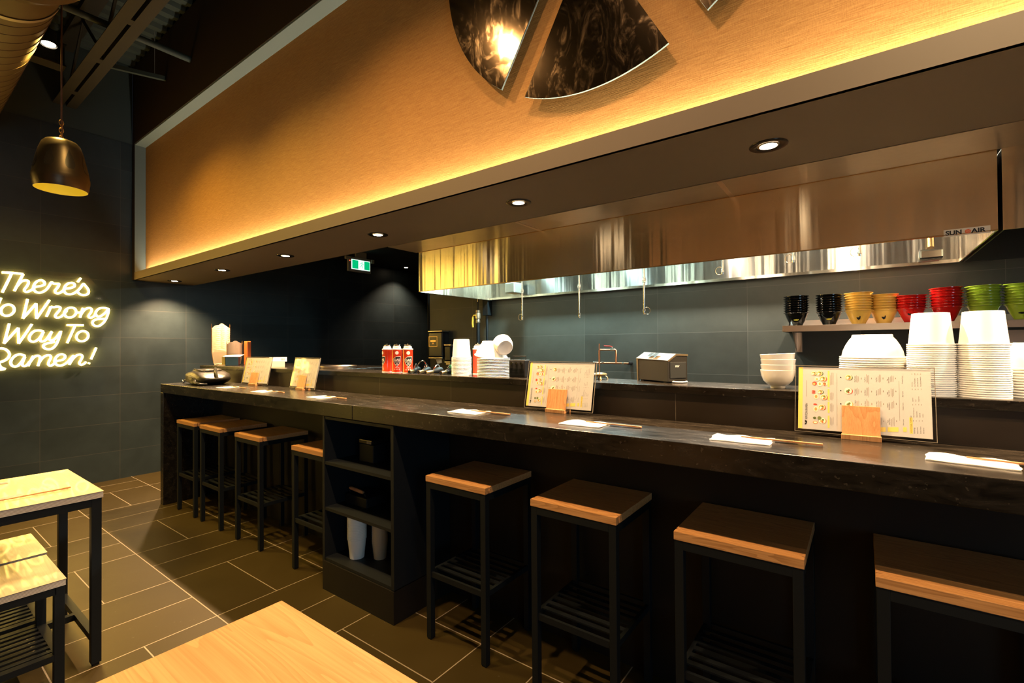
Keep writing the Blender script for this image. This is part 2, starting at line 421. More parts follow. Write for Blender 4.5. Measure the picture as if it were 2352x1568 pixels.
# ------------------------------------------------------------------ the room
XW = -6.38
struct('floor', B(XW - .1, 4.6, -3.8, 7.2, -.1, 0), m_floor)
bm = bmesh.new(); box(bm, XW - .12, XW, -.95, 7.1, 0, 3.6); struct('wall_left', bm, m_wall_l)
bm = bmesh.new(); box(bm, XW - .12, XW - .004, -3.7, 1.7, 3.6, 4.5); struct('wall_left_upper', bm, m_gyps)
bm = bmesh.new(); box(bm, XW - .12, XW, -2.3, -.95, 0, 3.6); struct('wall_left_yellow', bm, m_yellow)  # unseen; yellow paint stands in for a bright source mirrored in the hood
bm = bmesh.new(); box(bm, XW - .12, XW, -3.7, -2.3, 0, 3.6); struct('wall_left_front', bm, m_wall_l)
struct('wall_front', B(-3.3, 4.5, -3.82, -3.7, 0, 4.5), m_roomtan)
struct('wall_front_dark', B(XW - .12, -3.3, -3.82, -3.7, 0, 4.5), m_wall_b)  # unseen part made dark so the hood's yellow reflection ends sharply
struct('wall_right', B(4.4, 4.5, -3.7, 7.1, 0, 4.5), m_roomtan)
struct('wall_hallway', B(XW, 4.5, 7.0, 7.1, 0, 2.7), m_wall_l)
struct('wall_kitchen', B(-3.67, 4.4, 3.5, 3.62, 0, 2.7), m_wall_b)
bm = bmesh.new(); box(bm, -3.674, -3.664, 3.488, 3.63, 0, 2.7); struct('trim_1', bm, m_blackm)
struct('ceiling_kitchen', B(XW, 4.4, 2.29, 7.0, 2.70, 2.74), m_ceil)
# soffit box with its framed recess
struct('soffit_underside', B(XW, 4.4, 1.702, 2.29, 2.125, 2.135), m_soffit)
struct('soffit_back', B(XW, 4.4, 2.28, 2.29, 2.135, 2.70), m_soffit)
struct('soffit_fascia', B(-6.315, 4.4, 1.700, 1.718, 2.125, 2.205), m_band)
struct('trim_2', B(XW, -6.315, 1.700, 1.812, 2.125, 4.44), m_browndk)
struct('trim_3', B(-6.315, -6.309, 1.703, 1.80, 2.206, 3.60), m_return)
struct('trim_4', B(-6.315, 4.4, 1.703, 1.80, 3.585, 3.60), m_return)
struct('wall_upper', B(-6.315, 4.4, 1.700, 1.81, 3.601, 4.44), m_browndk)
struct('wall_fabric', B(-6.309, 4.4, 1.800, 1.81, 2.136, 3.60), m_cloth)
# corrugated roof deck with ribs across the room
bm = bmesh.new(); x = -6.5; prof = []
while x < 4.4:
    prof += [(x, 4.44), (x + .055, 4.44), (x + .075, 4.475), (x + .13, 4.475)]; x += .152
top = [(px, 4.50) for px, _ in prof]
A = [bm.verts.new((px, -3.7, pz)) for px, pz in prof]; Bv = [bm.verts.new((px, 1.7, pz)) for px, pz in prof]
for i in range(len(A) - 1): bm.faces.new((A[i], A[i + 1], Bv[i + 1], Bv[i]))
struct('ceiling', bm, m_deck)
struct('ceiling_upper', B(XW - .12, 4.5, -3.8, 1.75, 4.50, 4.52), m_deckd)

# ------------------------------------------------------------------ counter
t = thing('bar_counter', 'long black stone bar counter with waterfall end and tiled raised back', 'counter', (-5.04, 1.547, 0))
def lp(bm, x0, x1, y0, y1, z0, z1, org): box(bm, x0 - org[0], x1 - org[0], y0 - org[1], y1 - org[1], z0 - org[2], z1 - org[2])
O = (-5.04, 1.547, 0)
bm = bmesh.new(); lp(bm, -5.04, -2.214, 1.547, 1.99, .99, 1.068, O); obj('counter_slab', bm, m_counter, t, bev=.0025)
bm = bmesh.new(); lp(bm, -2.2125, 3.4, 1.547, 1.99, .99, 1.068, O); obj('counter_slab', bm, m_counter, t, bev=.0025)
bm = bmesh.new(); lp(bm, -5.04, -4.973, 1.547, 1.99, 0, .99, O); obj('end_panel', bm, m_counter, t, bev=.002)
bm = bmesh.new(); lp(bm, -4.973, 3.4, 1.955, 1.99, 0, .99, O); obj('back_panel', bm, m_kick, t)
bm = bmesh.new(); lp(bm, -5.325, 3.4, 1.99, 2.03, .0, 1.18, O); obj('tiled_upstand', bm, m_ledge_tile, t)
bm = bmesh.new(); lp(bm, -5.345, 3.4, 1.972, 2.24, 1.18, 1.212, O); lp(bm, -5.345, -3.25, 2.24, 2.76, 1.18, 1.212, O); obj('serving_ledge', bm, m_counter, t, bev=.0025)
bm = bmesh.new(); lp(bm, -5.32, -3.28, 2.70, 2.74, 0, 1.18, O); lp(bm, -5.32, -5.28, 2.03, 2.70, 0, 1.18, O); lp(bm, -3.30, -3.26, 2.24, 2.70, 0, 1.18, O); lp(bm, -3.26, 3.4, 2.19, 2.225, 0, 1.18, O); obj('ledge_base', bm, m_kick, t)

# ------------------------------------------------------------------ open cabinet under the counter
O = (-2.504, 1.55, 0)
t = thing('open_cabinet', 'black open shelf cabinet built in under the bar counter between the stools', 'cabinet', O)
bm = bmesh.new(); lp(bm, -2.504, -2.487, 1.553, 1.95, .17, .985, O); obj('side_panel', bm, m_cab, t)
bm = bmesh.new(); lp(bm, -1.906, -1.884, 1.553, 1.95, .17, .985, O); obj('side_panel', bm, m_cab, t)
for z in (.166, .452, .712):
    bm = bmesh.new(); lp(bm, -2.487, -1.906, 1.556, 1.93, z, z + .016, O); obj('shelf', bm, m_cab, t)
bm = bmesh.new(); lp(bm, -2.487, -1.906, 1.556, 1.93, .97, .985, O); obj('top_panel', bm, m_cab, t)
bm = bmesh.new(); lp(bm, -2.487, -1.906, 1.935, 1.95, .18, .97, O); obj('back_panel', bm, m_blackm, t)
bm = bmesh.new(); lp(bm, -2.504, -1.884, 1.550, 1.95, 0, .164, O); obj('kick_base', bm, m_kick, t)

# ------------------------------------------------------------------ stools
def legs_frame(t, w, d, h, leg, shelf_z, nsl, slw, mat, rail):
    for sx in (0, 1):
        for sy in (0, 1):
            x0 = sx * (w - leg); y0 = sy * (d - leg)
            bm = bmesh.new(); box(bm, x0, x0 + leg, y0, y0 + leg, .006, h); lg = obj('leg', bm, mat, t, bev=.001)
            bm = bmesh.new(); box(bm, x0 + .003, x0 + leg - .003, y0 + .003, y0 + leg - .003, 0, .006); obj('foot_pad', bm, m_blackm, lg)
    bm = bmesh.new()
    for y0 in (0, d - leg): box(bm, leg, w - leg, y0, y0 + leg, h - rail, h)
    for x0 in (0, w - leg): box(bm, x0, x0 + leg, leg, d - leg, h - rail, h)
    obj('seat_frame', bm, mat, t, bev=.001)
    bm = bmesh.new()
    for y0 in (.004, d - .018): box(bm, leg, w - leg, y0, y0 + .012, shelf_z - .024, shelf_z)
    for x0 in (.004, w - .018): box(bm, x0, x0 + .014, leg, d - leg, shelf_z - .024, shelf_z)
    obj('shelf_frame', bm, mat, t)
    for k in range(nsl):
        y = .018 + (d - .036) * (k + 1) / (nsl + 1)
        obj('shelf_slat', B(.018, w - .018, y - slw / 2, y + slw / 2, shelf_z - .006, shelf_z), mat, t)
def make_stool(label, seat_mat):
    t = thing('bar_stool', label, 'stool', (0, 0, 0), group='stools along the bar counter')
    bm = bmesh.new(); box(bm, -.002, .366, .028, .352, .741, .769); obj('seat', bm, seat_mat, t, bev=.0015)
    bm = bmesh.new(); prism(bm, [(-.002, -.002), (.366, -.002), (.366, .020), (.350, .0275), (.014, .0275), (-.002, .020)], 'z', .741, .769)
    obj('front_lipping', bm, seat_mat, t, bev=.0015)
    legs_frame(t, .364, .35, .741, .028, .318, 6, .022, m_black, .03)
    return t
st0 = make_stool('', m_oak)
stools = [(-4.750, 'wooden-topped black bar stool nearest the waterfall end of the counter'),
          (-4.275, 'second bar stool from the waterfall end of the counter'),
          (-3.663, 'third bar stool from the waterfall end, left of the one touching the cabinet'),
          (-2.885, 'bar stool standing right against the left side of the open cabinet'),
          (-1.678, 'first whole bar stool to the right of the open cabinet'),
          (-1.076, 'second bar stool to the right of the open cabinet'),
          (-.506, 'third bar stool right of the cabinet, its seat between two gaps in the row'),
          (.022, 'large close bar stool cut by the right edge of the frame')]
for i, (x, lb) in enumerate(stools):
    y = 1.577
    if i == 0: st0.location = (x, y, 0); st0['label'] = lb
    else: dup(st0, (x, y, 0), 0, lb)

# ------------------------------------------------------------------ dining tables
def make_table(label):
    t = thing('dining_table', label, 'table', (0, 0, 0), group='plywood-edged two-seat tables')
    w, d = .645, .72      # origin at the far left corner, extends towards -y
    bm = bmesh.new(); box(bm, 0, w, -d, 0, .7545, .7555); box(bm, .002, w - .002, -d + .002, -.002, .728, .7545); 
    for f in bm.faces: f.material_index = 0 if f.calc_center_median().z > .7545 - 1e-4 else 1
    obj('tabletop', bm, [m_birch, m_ply], t)
    for x0 in (.006, w - .041):
        for y0 in (-d + .006, -.041):
            lg = obj('leg', B(x0, x0 + .035, y0, y0 + .035, .012, .728), m_black, t, bev=.0015)
            obj('foot_pad', B(x0 + .006, x0 + .029, y0 + .006, y0 + .029, 0, .012), m_blackm, lg)
    bm = bmesh.new()
    for y0 in (-d + .006, -.041): box(bm, .041, w - .041, y0, y0 + .035, .693, .728)
    for x0 in (.006, w - .041): box(bm, x0, x0 + .035, -d + .041, -.041, .693, .728)
    obj('apron_frame', bm, m_black, t, bev=.001)
    obj('end_stretcher', B(.041, w - .041, -.038, -.010, .10, .128), m_black, t)
    obj('end_stretcher', B(.041, w - .041, -d + .010, -d + .038, .10, .128), m_black, t)
    obj('centre_stretcher', B(w / 2 - .014, w / 2 + .014, -d + .038, -.038, .10, .128), m_black, t)
    return t
tb = make_table('yellow-lit light wood table at the left edge, chopsticks lying on it')
tb.location = (-3.343, .619, 0)
tb2 = dup(tb, (-1.163, .609, 0), 0, 'close light wood tabletop cut by the bottom edge of the frame')
for c in tb2.children:
    if c.name.startswith('tabletop'): c.data = c.data.copy(); c.data.materials[0] = m_oakt
def make_low(label):
    t = thing('low_stool', label, 'stool', (0, 0, 0), group='low stools at the left table')
    w, d = .375, .36      # extends towards -y
    bm = bmesh.new(); box(bm, -.002, w, -d, 0, .449, .450); box(bm, 0, w - .002, -d + .002, -.002, .424, .449)
    for f in bm.faces: f.material_index = 0 if f.calc_center_median().z > .4489 else 1
    obj('seat', bm, [m_birch, m_ply], t)
    sub = bpy.data.objects.new('tmp', None)
    lg = .032
    for x0 in (.002, w - lg - .004):
        for y0 in (-d + .004, -lg - .004):
            g = obj('leg', B(x0, x0 + lg, y0, y0 + lg, .008, .424), m_black, t, bev=.0015)
            obj('foot_pad', B(x0 + .005, x0 + lg - .005, y0 + .005, y0 + lg - .005, 0, .008), m_blackm, g)
    bm = bmesh.new()
    for y0 in (-d + .004, -lg - .004): box(bm, .03, w - .034, y0, y0 + lg, .394, .424)
    for x0 in (.002, w - lg - .004): box(bm, x0, x0 + lg, -d + .03, -.03, .394, .424)
    obj('seat_frame', bm, m_black, t)
    bm = bmesh.new()
    for y0 in (-d + .004, -lg - .004): box(bm, .034, w - .036, y0, y0 + lg, .13, .155)
    for x0 in (.002, w - lg - .004): box(bm, x0, x0 + lg, -d + .036, -.036, .13, .155)
    obj('shelf_frame', bm, m_black, t)
    for k in range(7):
        x = .034 + (w - .07) * (k + .5) / 7
        obj('shelf_slat', B(x - .011, x + .011, -d + .036, -.036, .146, .154), m_black, t)
    return t
lo = make_low('nearer of two low stools, standing under the corner of the left table')
lo.location = (-2.990, .482, 0)
dup(lo, (-3.398, .492, 0), 0, 'farther of two low stools, mostly cut by the left edge of the frame')

# ------------------------------------------------------------------ menus in wooden stands
def menu_parts(t):
    SW, SH = .372, .230; w, h = .352, .214; mx = (SW - w) / 2; mz = .010
    # local frame: x along the width, z up, front face looks to -y; origin at the middle of the bottom edge
    bm = bmesh.new(); box(bm, -SW / 2, SW / 2, -.0022, -.0012, 0, SH); box(bm, -SW / 2, SW / 2, .0012, .0022, 0, SH); obj('acrylic_sleeve', bm, m_acr, t)
    bm = bmesh.new(); e = .0016
    for (a, b, c, d) in ((-SW / 2, -SW / 2 + e, 0, SH), (SW / 2 - e, SW / 2, 0, SH), (-SW / 2, SW / 2, 0, e), (-SW / 2, SW / 2, SH - e, SH)):
        box(bm, a, b, -.0026, .0026, c, d)
    obj('sleeve_edge', bm, m_acre, t)
    sh = obj('menu_sheet', B(-w / 2, w / 2, -.0008, .0008, mz, mz + h), m_paper, t)
    def U(cx): return -w / 2 + (cx - 90) / 2652 * w
    def V(cx, cy):
        k = (cx - 90) / 2652; top = 90 + 50 * k; ht = 1175 + 175 * k
        return mz + h * (1 - (cy - top) / ht)
    Y = -.0011
    def rect(bm, cx0, cy0, cx1, cy1, mi, y=Y):
        quad(bm, [(U(cx0), y, V(cx0, cy1)), (U(cx1), y, V(cx1, cy1)), (U(cx1), y, V(cx1, cy0)), (U(cx0), y, V(cx0, cy0))], mi)
    bm = bmesh.new(); rect(bm, 90, 90, 186, 1265, 0)
    for a, b in ((165, 480), (520, 745), (770, 985), (1035, 1270)): rect(bm, 736, a, 776, b, 0)
    for a, b in ((1717, 1892), (1932, 2132), (2217, 2282)): rect(bm, a, 1262, b, 1350, 0)
    rect(bm, 1300, 1235, 1440, 1310, 0); rect(bm, 1500, 1240, 1660, 1320, 0)
    rect(bm, 2335, 1075, 2392, 1385, 0)
    obj('yellow_panels', bm, m_pyel, sh)
    bm = bmesh.new()
    def tx(s, cx, cy, size, squeeze=1, mi=0, al='LEFT'):
        text_bm(bm, s, size, (U(cx), Y - .0001, V(cx, cy)), (0, 0, 1), (-1, 0, 0), mi, al, squeeze)
    tx('KINTON RAMEN', 298, 1098, .0102, .72)
    for a, b, up in ((1205, 1160, 0), (1180, 1120, 1), (1150, 1110, 0)):
        x0, x1 = (240, 290)
        pts = [(U(x1 if up else x0), Y, V(265, a)), (U(x1 if up else x0), Y, V(265, b)), (U(x0 if up else x1), Y, V(265, (a + b) / 2))]
        bm.faces.new([bm.verts.new(p) for p in pts])
    names = ['Pork', 'Chicken', 'Beef', 'Veg']; rows = [1235, 950, 690, 430]
    for cx, kind in ((1315, 'Original'), (1515, 'Shoyu'), (1742, 'Miso')):
        for nme, cy in zip(names, rows): tx(nme + ' ' + kind, cx, cy - 40, .0042)
    for nme, cy in zip(names, rows):
        tx(nme, 1950, cy - 60, .0042); tx('Spicy Garlic' if nme != 'Chicken' else 'Spicy Jalapeno', 1978, cy - 20, .0042)
        tx(nme + ' Curry' if nme != 'Veg' else 'Premium Curry', 2236, cy - 10, .0040)
    tx('ADDITIONAL TOPPINGS', 2376, 1368, .0048)
    for k, (s, cy) in enumerate((('Seasoned Egg', 1385), ('Jalapeno Paste', 1385), ('Bamboo Shoots', 1385), ('Bean Sprouts', 1385))): tx(s, 2430 + 54 * k, cy, .0034)
    for k, s in enumerate(('Wood Ear Mushroom', 'Grated Garlic', 'Garlic Oil', 'Scallions')): tx(s, 2425 + 54 * k, 1075, .0034)
    for k, s in enumerate(('Seaweed', 'Nori', 'Sweet Corn')): tx(s, 2415 + 54 * k, 770, .0034)
    for k, s in enumerate(('Extra Soup', 'Extra Thin Noodle', 'Extra Thick Noodle', 'Extra Shirataki Noodle')): tx(s, 2410 + 52 * k, 478, .0034)
    # animal marks beside the bowls
    for cx, cy in ((1012, 296), (1012, 556), (1012, 812)):
        n = 9; bm.faces.new([bm.verts.new((U(cx) + .0022 * math.cos(2 * PI * k / n), Y, V(cx, cy) + .0016 * math.sin(2 * PI * k / n) * (1.4 if k < 4 else .8))) for k in range(n)])
    obj('lettering', bm, m_ink, sh)
    bm = bmesh.new()
    def lines(cx, cy0, cy1, n, pitch, wd=7):
        rnd = random.Random(cx * 7 + cy0)
        for i in range(n):
            a = cy0 + rnd.random() * (cy1 - cy0) * .22; b = cy1 - rnd.random() * (cy1 - cy0) * .22
            rect(bm, cx + i * pitch, a, cx + i * pitch + wd, b, 0)
    lines(268, 270, 680, 1, 1, 9); rect(bm, 930, 215, 936, 1230, 0)
    for a, b in ((200, 475), (560, 740), (790, 975), (1050, 1245)): lines(795, a, b, 3, 27, 8)
    for a, b in ((240, 400), (490, 660), (740, 900), (1060, 1240)):
        lines(1335, a, b, 3, 20); lines(1535, a - 20, b + 30, 3, 20); lines(1765, a, b, 3, 22); lines(2005, a, b + 20, 3, 24)
        lines(1425, (a + b) / 2 - 25, (a + b) / 2 + 20, 1, 1, 14); lines(1630, (a + b) / 2 - 25, (a + b) / 2 + 20, 1, 1, 14); lines(1855, (a + b) / 2 - 25, (a + b) / 2 + 20, 1, 1, 14); lines(2095, (a + b) / 2 - 25, (a + b) / 2 + 20, 1, 1, 14)
    lines(2158, 330, 1240, 1, 1, 6)
    for k in range(4):
        for cy in (230, 530, 830, 1140): lines(2400 + 53 * k, cy - 16, cy + 16, 1, 1, 10)
    obj('small_print', bm, m_inkg, sh)
    bm = bmesh.new()
    def disc(cx, cy, r, mi, y, asp=1, n=16):
        bm.faces.new([bm.verts.new((U(cx) + r * math.cos(2 * PI * k / n), y, V(cx, cy) + r * asp * math.sin(2 * PI * k / n))) for k in range(n)]).material_index = mi
    def ramenbowl(cx, cy, r, shade=1, top=2, tint=0):
        disc(cx + 18, cy + 4, r * 1.02, shade, Y, .95); disc(cx, cy, r, 0, Y - .0001); disc(cx, cy, r * .84, top, Y - .0002)
        disc(cx - 14, cy + 10, r * .42, tint, Y - .0003); disc(cx + 16, cy - 14, r * .34, 3, Y - .0003); disc(cx + 8, cy + 26, r * .28, 1, Y - .0003)
    ramenbowl(430, 215, .0072, 3); ramenbowl(555, 215, .0088, 3, 2, 0); ramenbowl(630, 320, .0098, 1); ramenbowl(665, 420, .0056, 0, 1, 2)
    disc(505, 325, .0072, 0, Y - .0004, .8); disc(500, 325, .004, 2, Y - .0005, .8); disc(450, 410, .0068, 1, Y - .0001, 1); disc(440, 420, .004, 2, Y - .0002, 1)
    disc(565, 420, .0066, 0, Y - .0002, 1.3); disc(565, 420, .0036, 2, Y - .0003, 1.4)
    ramenbowl(575, 575, .0075, 3); ramenbowl(645, 680, .0094, 1)
    for cy in (560, 595): disc(430, cy, .0056, 1, Y, .45); 
    disc(485, 665, .0072, 0, Y, 1.3); disc(485, 665, .0038, 2, Y - .0001, 1.5)
    ramenbowl(605, 875, .0098, 1); disc(465, 815, .0056, 1, Y, .5); disc(480, 905, .0075, 0, Y, 1.3); disc(480, 905, .0038, 2, Y - .0001, 1.4)
    ramenbowl(620, 1130, .0098, 2, 0, 2); disc(560, 1080, .006, 3, Y - .0005, 1); disc(455, 1075, .005, 3, Y, .8); disc(470, 1160, .0072, 2, Y, .7); disc(470, 1160, .005, 0, Y - .0001, .6)
    ramenbowl(1175, 295, .0092, 3); ramenbowl(1165, 560, .0104, 1, 0, 3); ramenbowl(1175, 815, .0100, 2, 0, 3)
    obj('food_pictures', bm, [m_cream, m_red, m_broth, m_green], sh)
menu_spots = [(-4.075, 1.905, .105, 'menu card in clear sleeve nearest the backpack', 'wooden menu stand nearest the backpack'),
              (-3.335, 1.900, -.05, 'glare-washed menu card in clear sleeve, second from the backpack', 'wooden menu stand second from the backpack, its menu washed out by glare'),
              (-1.156, 1.915, .0, 'menu card leaning in front of the black radio and brass stand', 'wooden menu stand below the brass stand and copper pipes'),
              (-.008, 1.915, -.005, 'large near menu card in front of the white paper tubs', 'wooden menu stand nearest the camera, in front of the white tubs')]
menu0 = None
for i, (x, y, rz, lb, ls) in enumerate(menu_spots):
    rot = (math.radians(-12), 0, rz)
    if not menu0:
        menu0 = thing('menu_card', lb, 'menu', (x, y, 1.079), group='menus on the bar counter', rot=rot); menu_parts(menu0)
    else: dup(menu0, (x, y, 1.079), label=lb, rot=rot)
def dup3(root): pass
st = None
for i, (x, y, rz, lb, ls) in enumerate(menu_spots):
    if not st:
        st = thing('menu_stand', ls, 'menu stand', (x, y, 1.068), rz, group='wooden menu stands')
        bm = bmesh.new(); box(bm, -.0525, .0525, -.0215, -.0085, .0, .017); box(bm, -.0525, .0525, -.0085, .022, 0, .0095); box(bm, -.0525, .0525, .0165, .040, 0, .014); obj('base', bm, m_block, st, bev=.0012)
        bm = bmesh.new(); prism(bm, [(-.0150, .0095), (-.0065, .0095), (.0152, .1075), (.0066, .1085)], 'x', -.0505, .0505); fr = obj('front_block', bm, m_block, st, bev=.0008)
    else: dup(st, (x, y, 1.068), rz, ls)

# ------------------------------------------------------------------ napkins and chopsticks
def napkin_bm(seed):
    rnd = random.Random(seed); bm = bmesh.new(); nx, ny = 14, 8
    for lay in range(2):
        g = []
        for i in range(nx + 1):
            row = []
            for j in range(ny + 1):
                x = -.088 + .176 * i / nx; y = -.056 + .112 * j / ny + .006 * math.sin(i * .7 + seed)* (j / ny)
                z = .0012 + lay * .0028 + .0012 * (1 + math.sin(i * .9 + j * .5 + seed + lay)) * (.4 + .6 * j / ny)
                row.append(bm.verts.new((x + lay * .003 * math.sin(j), y - lay * .002, z)))
            g.append(row)
        for i in range(nx):
            for j in range(ny): bm.faces.new((g[i][j], g[i + 1][j], g[i + 1][j + 1], g[i][j + 1]))
        bmesh.ops.solidify(bm, geom=[f for f in bm.faces][-nx * ny:], thickness=-.0009)
    return bm
def chop_bm():
    bm = bmesh.new()
    for s in (-1, 1):
        vs = []
        for x, hw, hh in ((0, .0014, .0016), (.226, .0027, .0028)):
            for yy in (-hw, hw):
                for zz in (0, 2 * hh): vs.append(bm.verts.new((x, s * (.0029 if x else .0016) + yy, zz)))
        for f in ((0, 1, 3, 2), (4, 6, 7, 5), (0, 4, 5, 1), (2, 3, 7, 6), (0, 2, 6, 4), (1, 5, 7, 3)): bm.faces.new([vs[i] for i in f])
    return bm
ch0 = None
sett = [(-4.022, 1.685, .02, 'in front of the backpack'), (-3.425, 1.670, .0, 'between the first two menus and counter edge'), (-2.712, 1.678, -.03, 'left of the counter seam, beside the second menu'),
        (-1.502, 1.688, .0, 'left of the menu by the radio'), (-.892, 1.690, .02, 'right of the menu by the radio'), (-.322, 1.695, .02, 'left of the nearest menu stand'), (.224, 1.718, -.13, 'at the right edge of the frame')]
for i, (x, y, rz, w_) in enumerate(sett):
    o = obj('paper_napkin', napkin_bm(i * 3 + 1), m_nap, smooth=True, loc=(x, y, 1.068), rot=(0, 0, rz)); tag(o, 'folded white paper napkin ' + w_, 'napkin', 'place setting napkins')
    if not ch0: ch0 = obj('chopsticks', chop_bm(), m_chop, loc=(x, y, 1.075)); c = ch0
    else: c = ch0.copy(); C.objects.link(c)
    c.location = (x - .005, y + .022, 1.0745); c.rotation_euler = (0, math.radians(1.0), rz + .02)
    tag(c, 'wooden chopsticks on the napkin ' + w_, 'chopsticks', 'place setting chopsticks')
c = ch0.copy(); C.objects.link(c); c.location = (-2.862, .315, .7585); c.rotation_euler = (0, 0, PI / 2 + .03)
tag(c, 'chopsticks lying on the left dining table', 'chopsticks')
o = obj('paper_napkin', napkin_bm(30), m_nap, smooth=True, loc=(-2.905, .325, .7555), rot=(0, 0, PI / 2 + .03)); o.scale = (.8, .35, .6); tag(o, 'white paper strip under the chopsticks on the left table', 'napkin')
o = obj('paper_napkin', napkin_bm(33), m_nap, smooth=True, loc=(-3.245, .330, .7555), rot=(0, 0, PI / 2)); o.scale = (.7, .4, .6); tag(o, 'white paper strip at the far side of the left table', 'napkin')
o = obj('paper_napkin', napkin_bm(35), m_nap, smooth=True, loc=(-1.04, .245, .7555), rot=(0, 0, .2)); o.scale = (.6, .35, .6); tag(o, 'corner of white paper on the close table at the bottom edge', 'napkin')

# ------------------------------------------------------------------ paper tubs, bowls
def tub_mesh(name, rt, rb, h, lip, mat):
    bm = bmesh.new()      # upside down: base on top, rim at the bottom
    pr = [(0, h - .004), (rt - .006, h - .004), (rt - .004, h), (rt, h - .001), (rb, .004), (rb + lip, .0045), (rb + lip + .0006, .0022), (rb + lip, 0), (rb - .0015, 0), (rt - .0018, h - .008), (0, h - .008)]
    lathe(bm, pr, 44); o = obj(name, bm, mat, smooth=True); C.objects.unlink(o); return o
def stack(proto, n, pitch, loc, label, toplabel, cat, group, tilt=None):
    for k in range(n):
        o = proto.copy(); C.objects.link(o); o.location = (loc[0] + random.uniform(-.0006, .0006), loc[1] + random.uniform(-.0006, .0006), loc[2] + k * pitch)
        o.rotation_euler = (0, 0, random.random() * 6)
        tag(o, toplabel if k == n - 1 else label, cat, group)
    return o
tall = tub_mesh('paper_tub', .0475, .0570, .104, .0042, m_white)
stack(tall, 25, .00675, (.178, 2.055, 1.212), 'white paper tub nested in the left tall stack behind the nearest menu', 'topmost white tub of the left tall stack behind the nearest menu', 'tub', 'left tall stack of paper tubs')
stack(tall, 25, .00675, (.3015, 2.055, 1.212), 'white paper tub nested in the right tall stack beside the nearest menu', 'topmost white tub of the right tall stack beside the nearest menu', 'tub', 'right tall stack of paper tubs')
bigt = tub_mesh('paper_bowl', .0565, .091, .083, .0035, m_white)
def dome():
    bm = bmesh.new(); pr = [(0, .079), (.054, .079), (.0565, .083), (.058, .0825), (.0595, .074), (.068, .063), (.078, .045), (.086, .025), (.0895, .007), (.0960, .0055), (.0968, .0028), (.0955, 0), (.090, 0), (.084, .022), (.066, .060), (.0575, .0725), (0, .0725)]
    lathe(bm, pr, 48); o = obj('paper_bowl', bm, m_white, smooth=True); C.objects.unlink(o); return o
domeb = dome()
stack(domeb, 16, .0078, (.026, 2.115, 1.212), 'white paper bowl nested upside down in the wide stack left of the tall tubs', 'topmost wide white paper bowl, dome shaped, left of the tall tub stacks', 'bowl', 'wide stack of paper bowls by the tall tubs')
stack(domeb, 11, .0085, (.437, 2.135, 1.212), 'white paper bowl in the stack cut by the right edge of the frame', 'topmost white paper bowl of the stack at the right edge', 'bowl', 'paper bowl stack at the right edge')
small = tub_mesh('paper_tub', .0455, .0540, .108, .0040, m_white)
stack(small, 15, .0073, (-1.896, 2.068, 1.212), 'small white tub nested upside down in the stack right of the torches', 'topmost small white tub of the stack right of the torches', 'tub', 'small tub stack by the torches')
for k in range(13):
    bm = None
    if k == 0:
        bm = bmesh.new(); lathe(bm, [(0, .012), (.060, .012), (.087, .0045), (.0925, .004), (.094, .002), (.0935, 0), (.0885, 0), (.062, .009), (0, .009)], 44); lid0 = obj('shallow_paper_bowl', bm, m_white, smooth=True); o = lid0
    else: o = lid0.copy(); C.objects.link(o)
    o.location = (-1.679, 2.098, 1.212 + k * .0082); tag(o, 'shallow white paper bowl in the stack beneath the tipped bowl', 'bowl', 'shallow bowls under the tipped bowl')
o = domeb.copy(); C.objects.link(o); o.location = (-1.700, 2.100, 1.3235); o.rotation_euler = (.06, math.radians(9), 0); o.scale = (.97, .97, .97); tag(o, 'white bowl tipped upside down on the shallow bowl stack', 'bowl')
bm = bmesh.new(); lathe(bm, [(0, .005), (.03, .005), (.04, .0), (.043, .002), (.052, .030), (.056, .062), (.0575, .063), (.054, .034), (.045, .006), (0, .009)], 40)
o = obj('paper_bowl', bm, m_white, smooth=True, loc=(-1.612, 2.088, 1.385)); o.rotation_euler = (math.radians(-10), math.radians(-72), math.radians(-25)); o.location = (-1.578, 2.075, 1.372); tag(o, 'small round white bowl leaning on its side against the tipped bowl', 'bowl')
# white porcelain bowls
bm = bmesh.new(); lathe(bm, [(0, .0), (.0255, .0), (.0268, .002), (.0262, .009), (.036, .013), (.050, .028), (.057, .048), (.0605, .069), (.0598, .0700), (.0585, .069), (.055, .048), (.047, .029), (.03, .016), (0, .012)], 48)
pb0 = obj('porcelain_bowl', bm, m_ceram, smooth=True)
for k, lb in enumerate(('white porcelain bowl at the bottom of the stack of four left of the nearest menu', 'second lowest white porcelain bowl of the stack of four', 'third white porcelain bowl up in the stack of four', 'top white porcelain bowl of the stack of four left of the nearest menu')):
    o = pb0 if k == 0 else pb0.copy()
    if k: C.objects.link(o)
    o.location = (-.266 + .001 * k, 2.088, 1.212 + k * .0205); o.rotation_euler = (random.uniform(-.02, .02) * k, random.uniform(-.02, .02) * k, k); tag(o, lb, 'bowl', 'stack of white porcelain bowls')

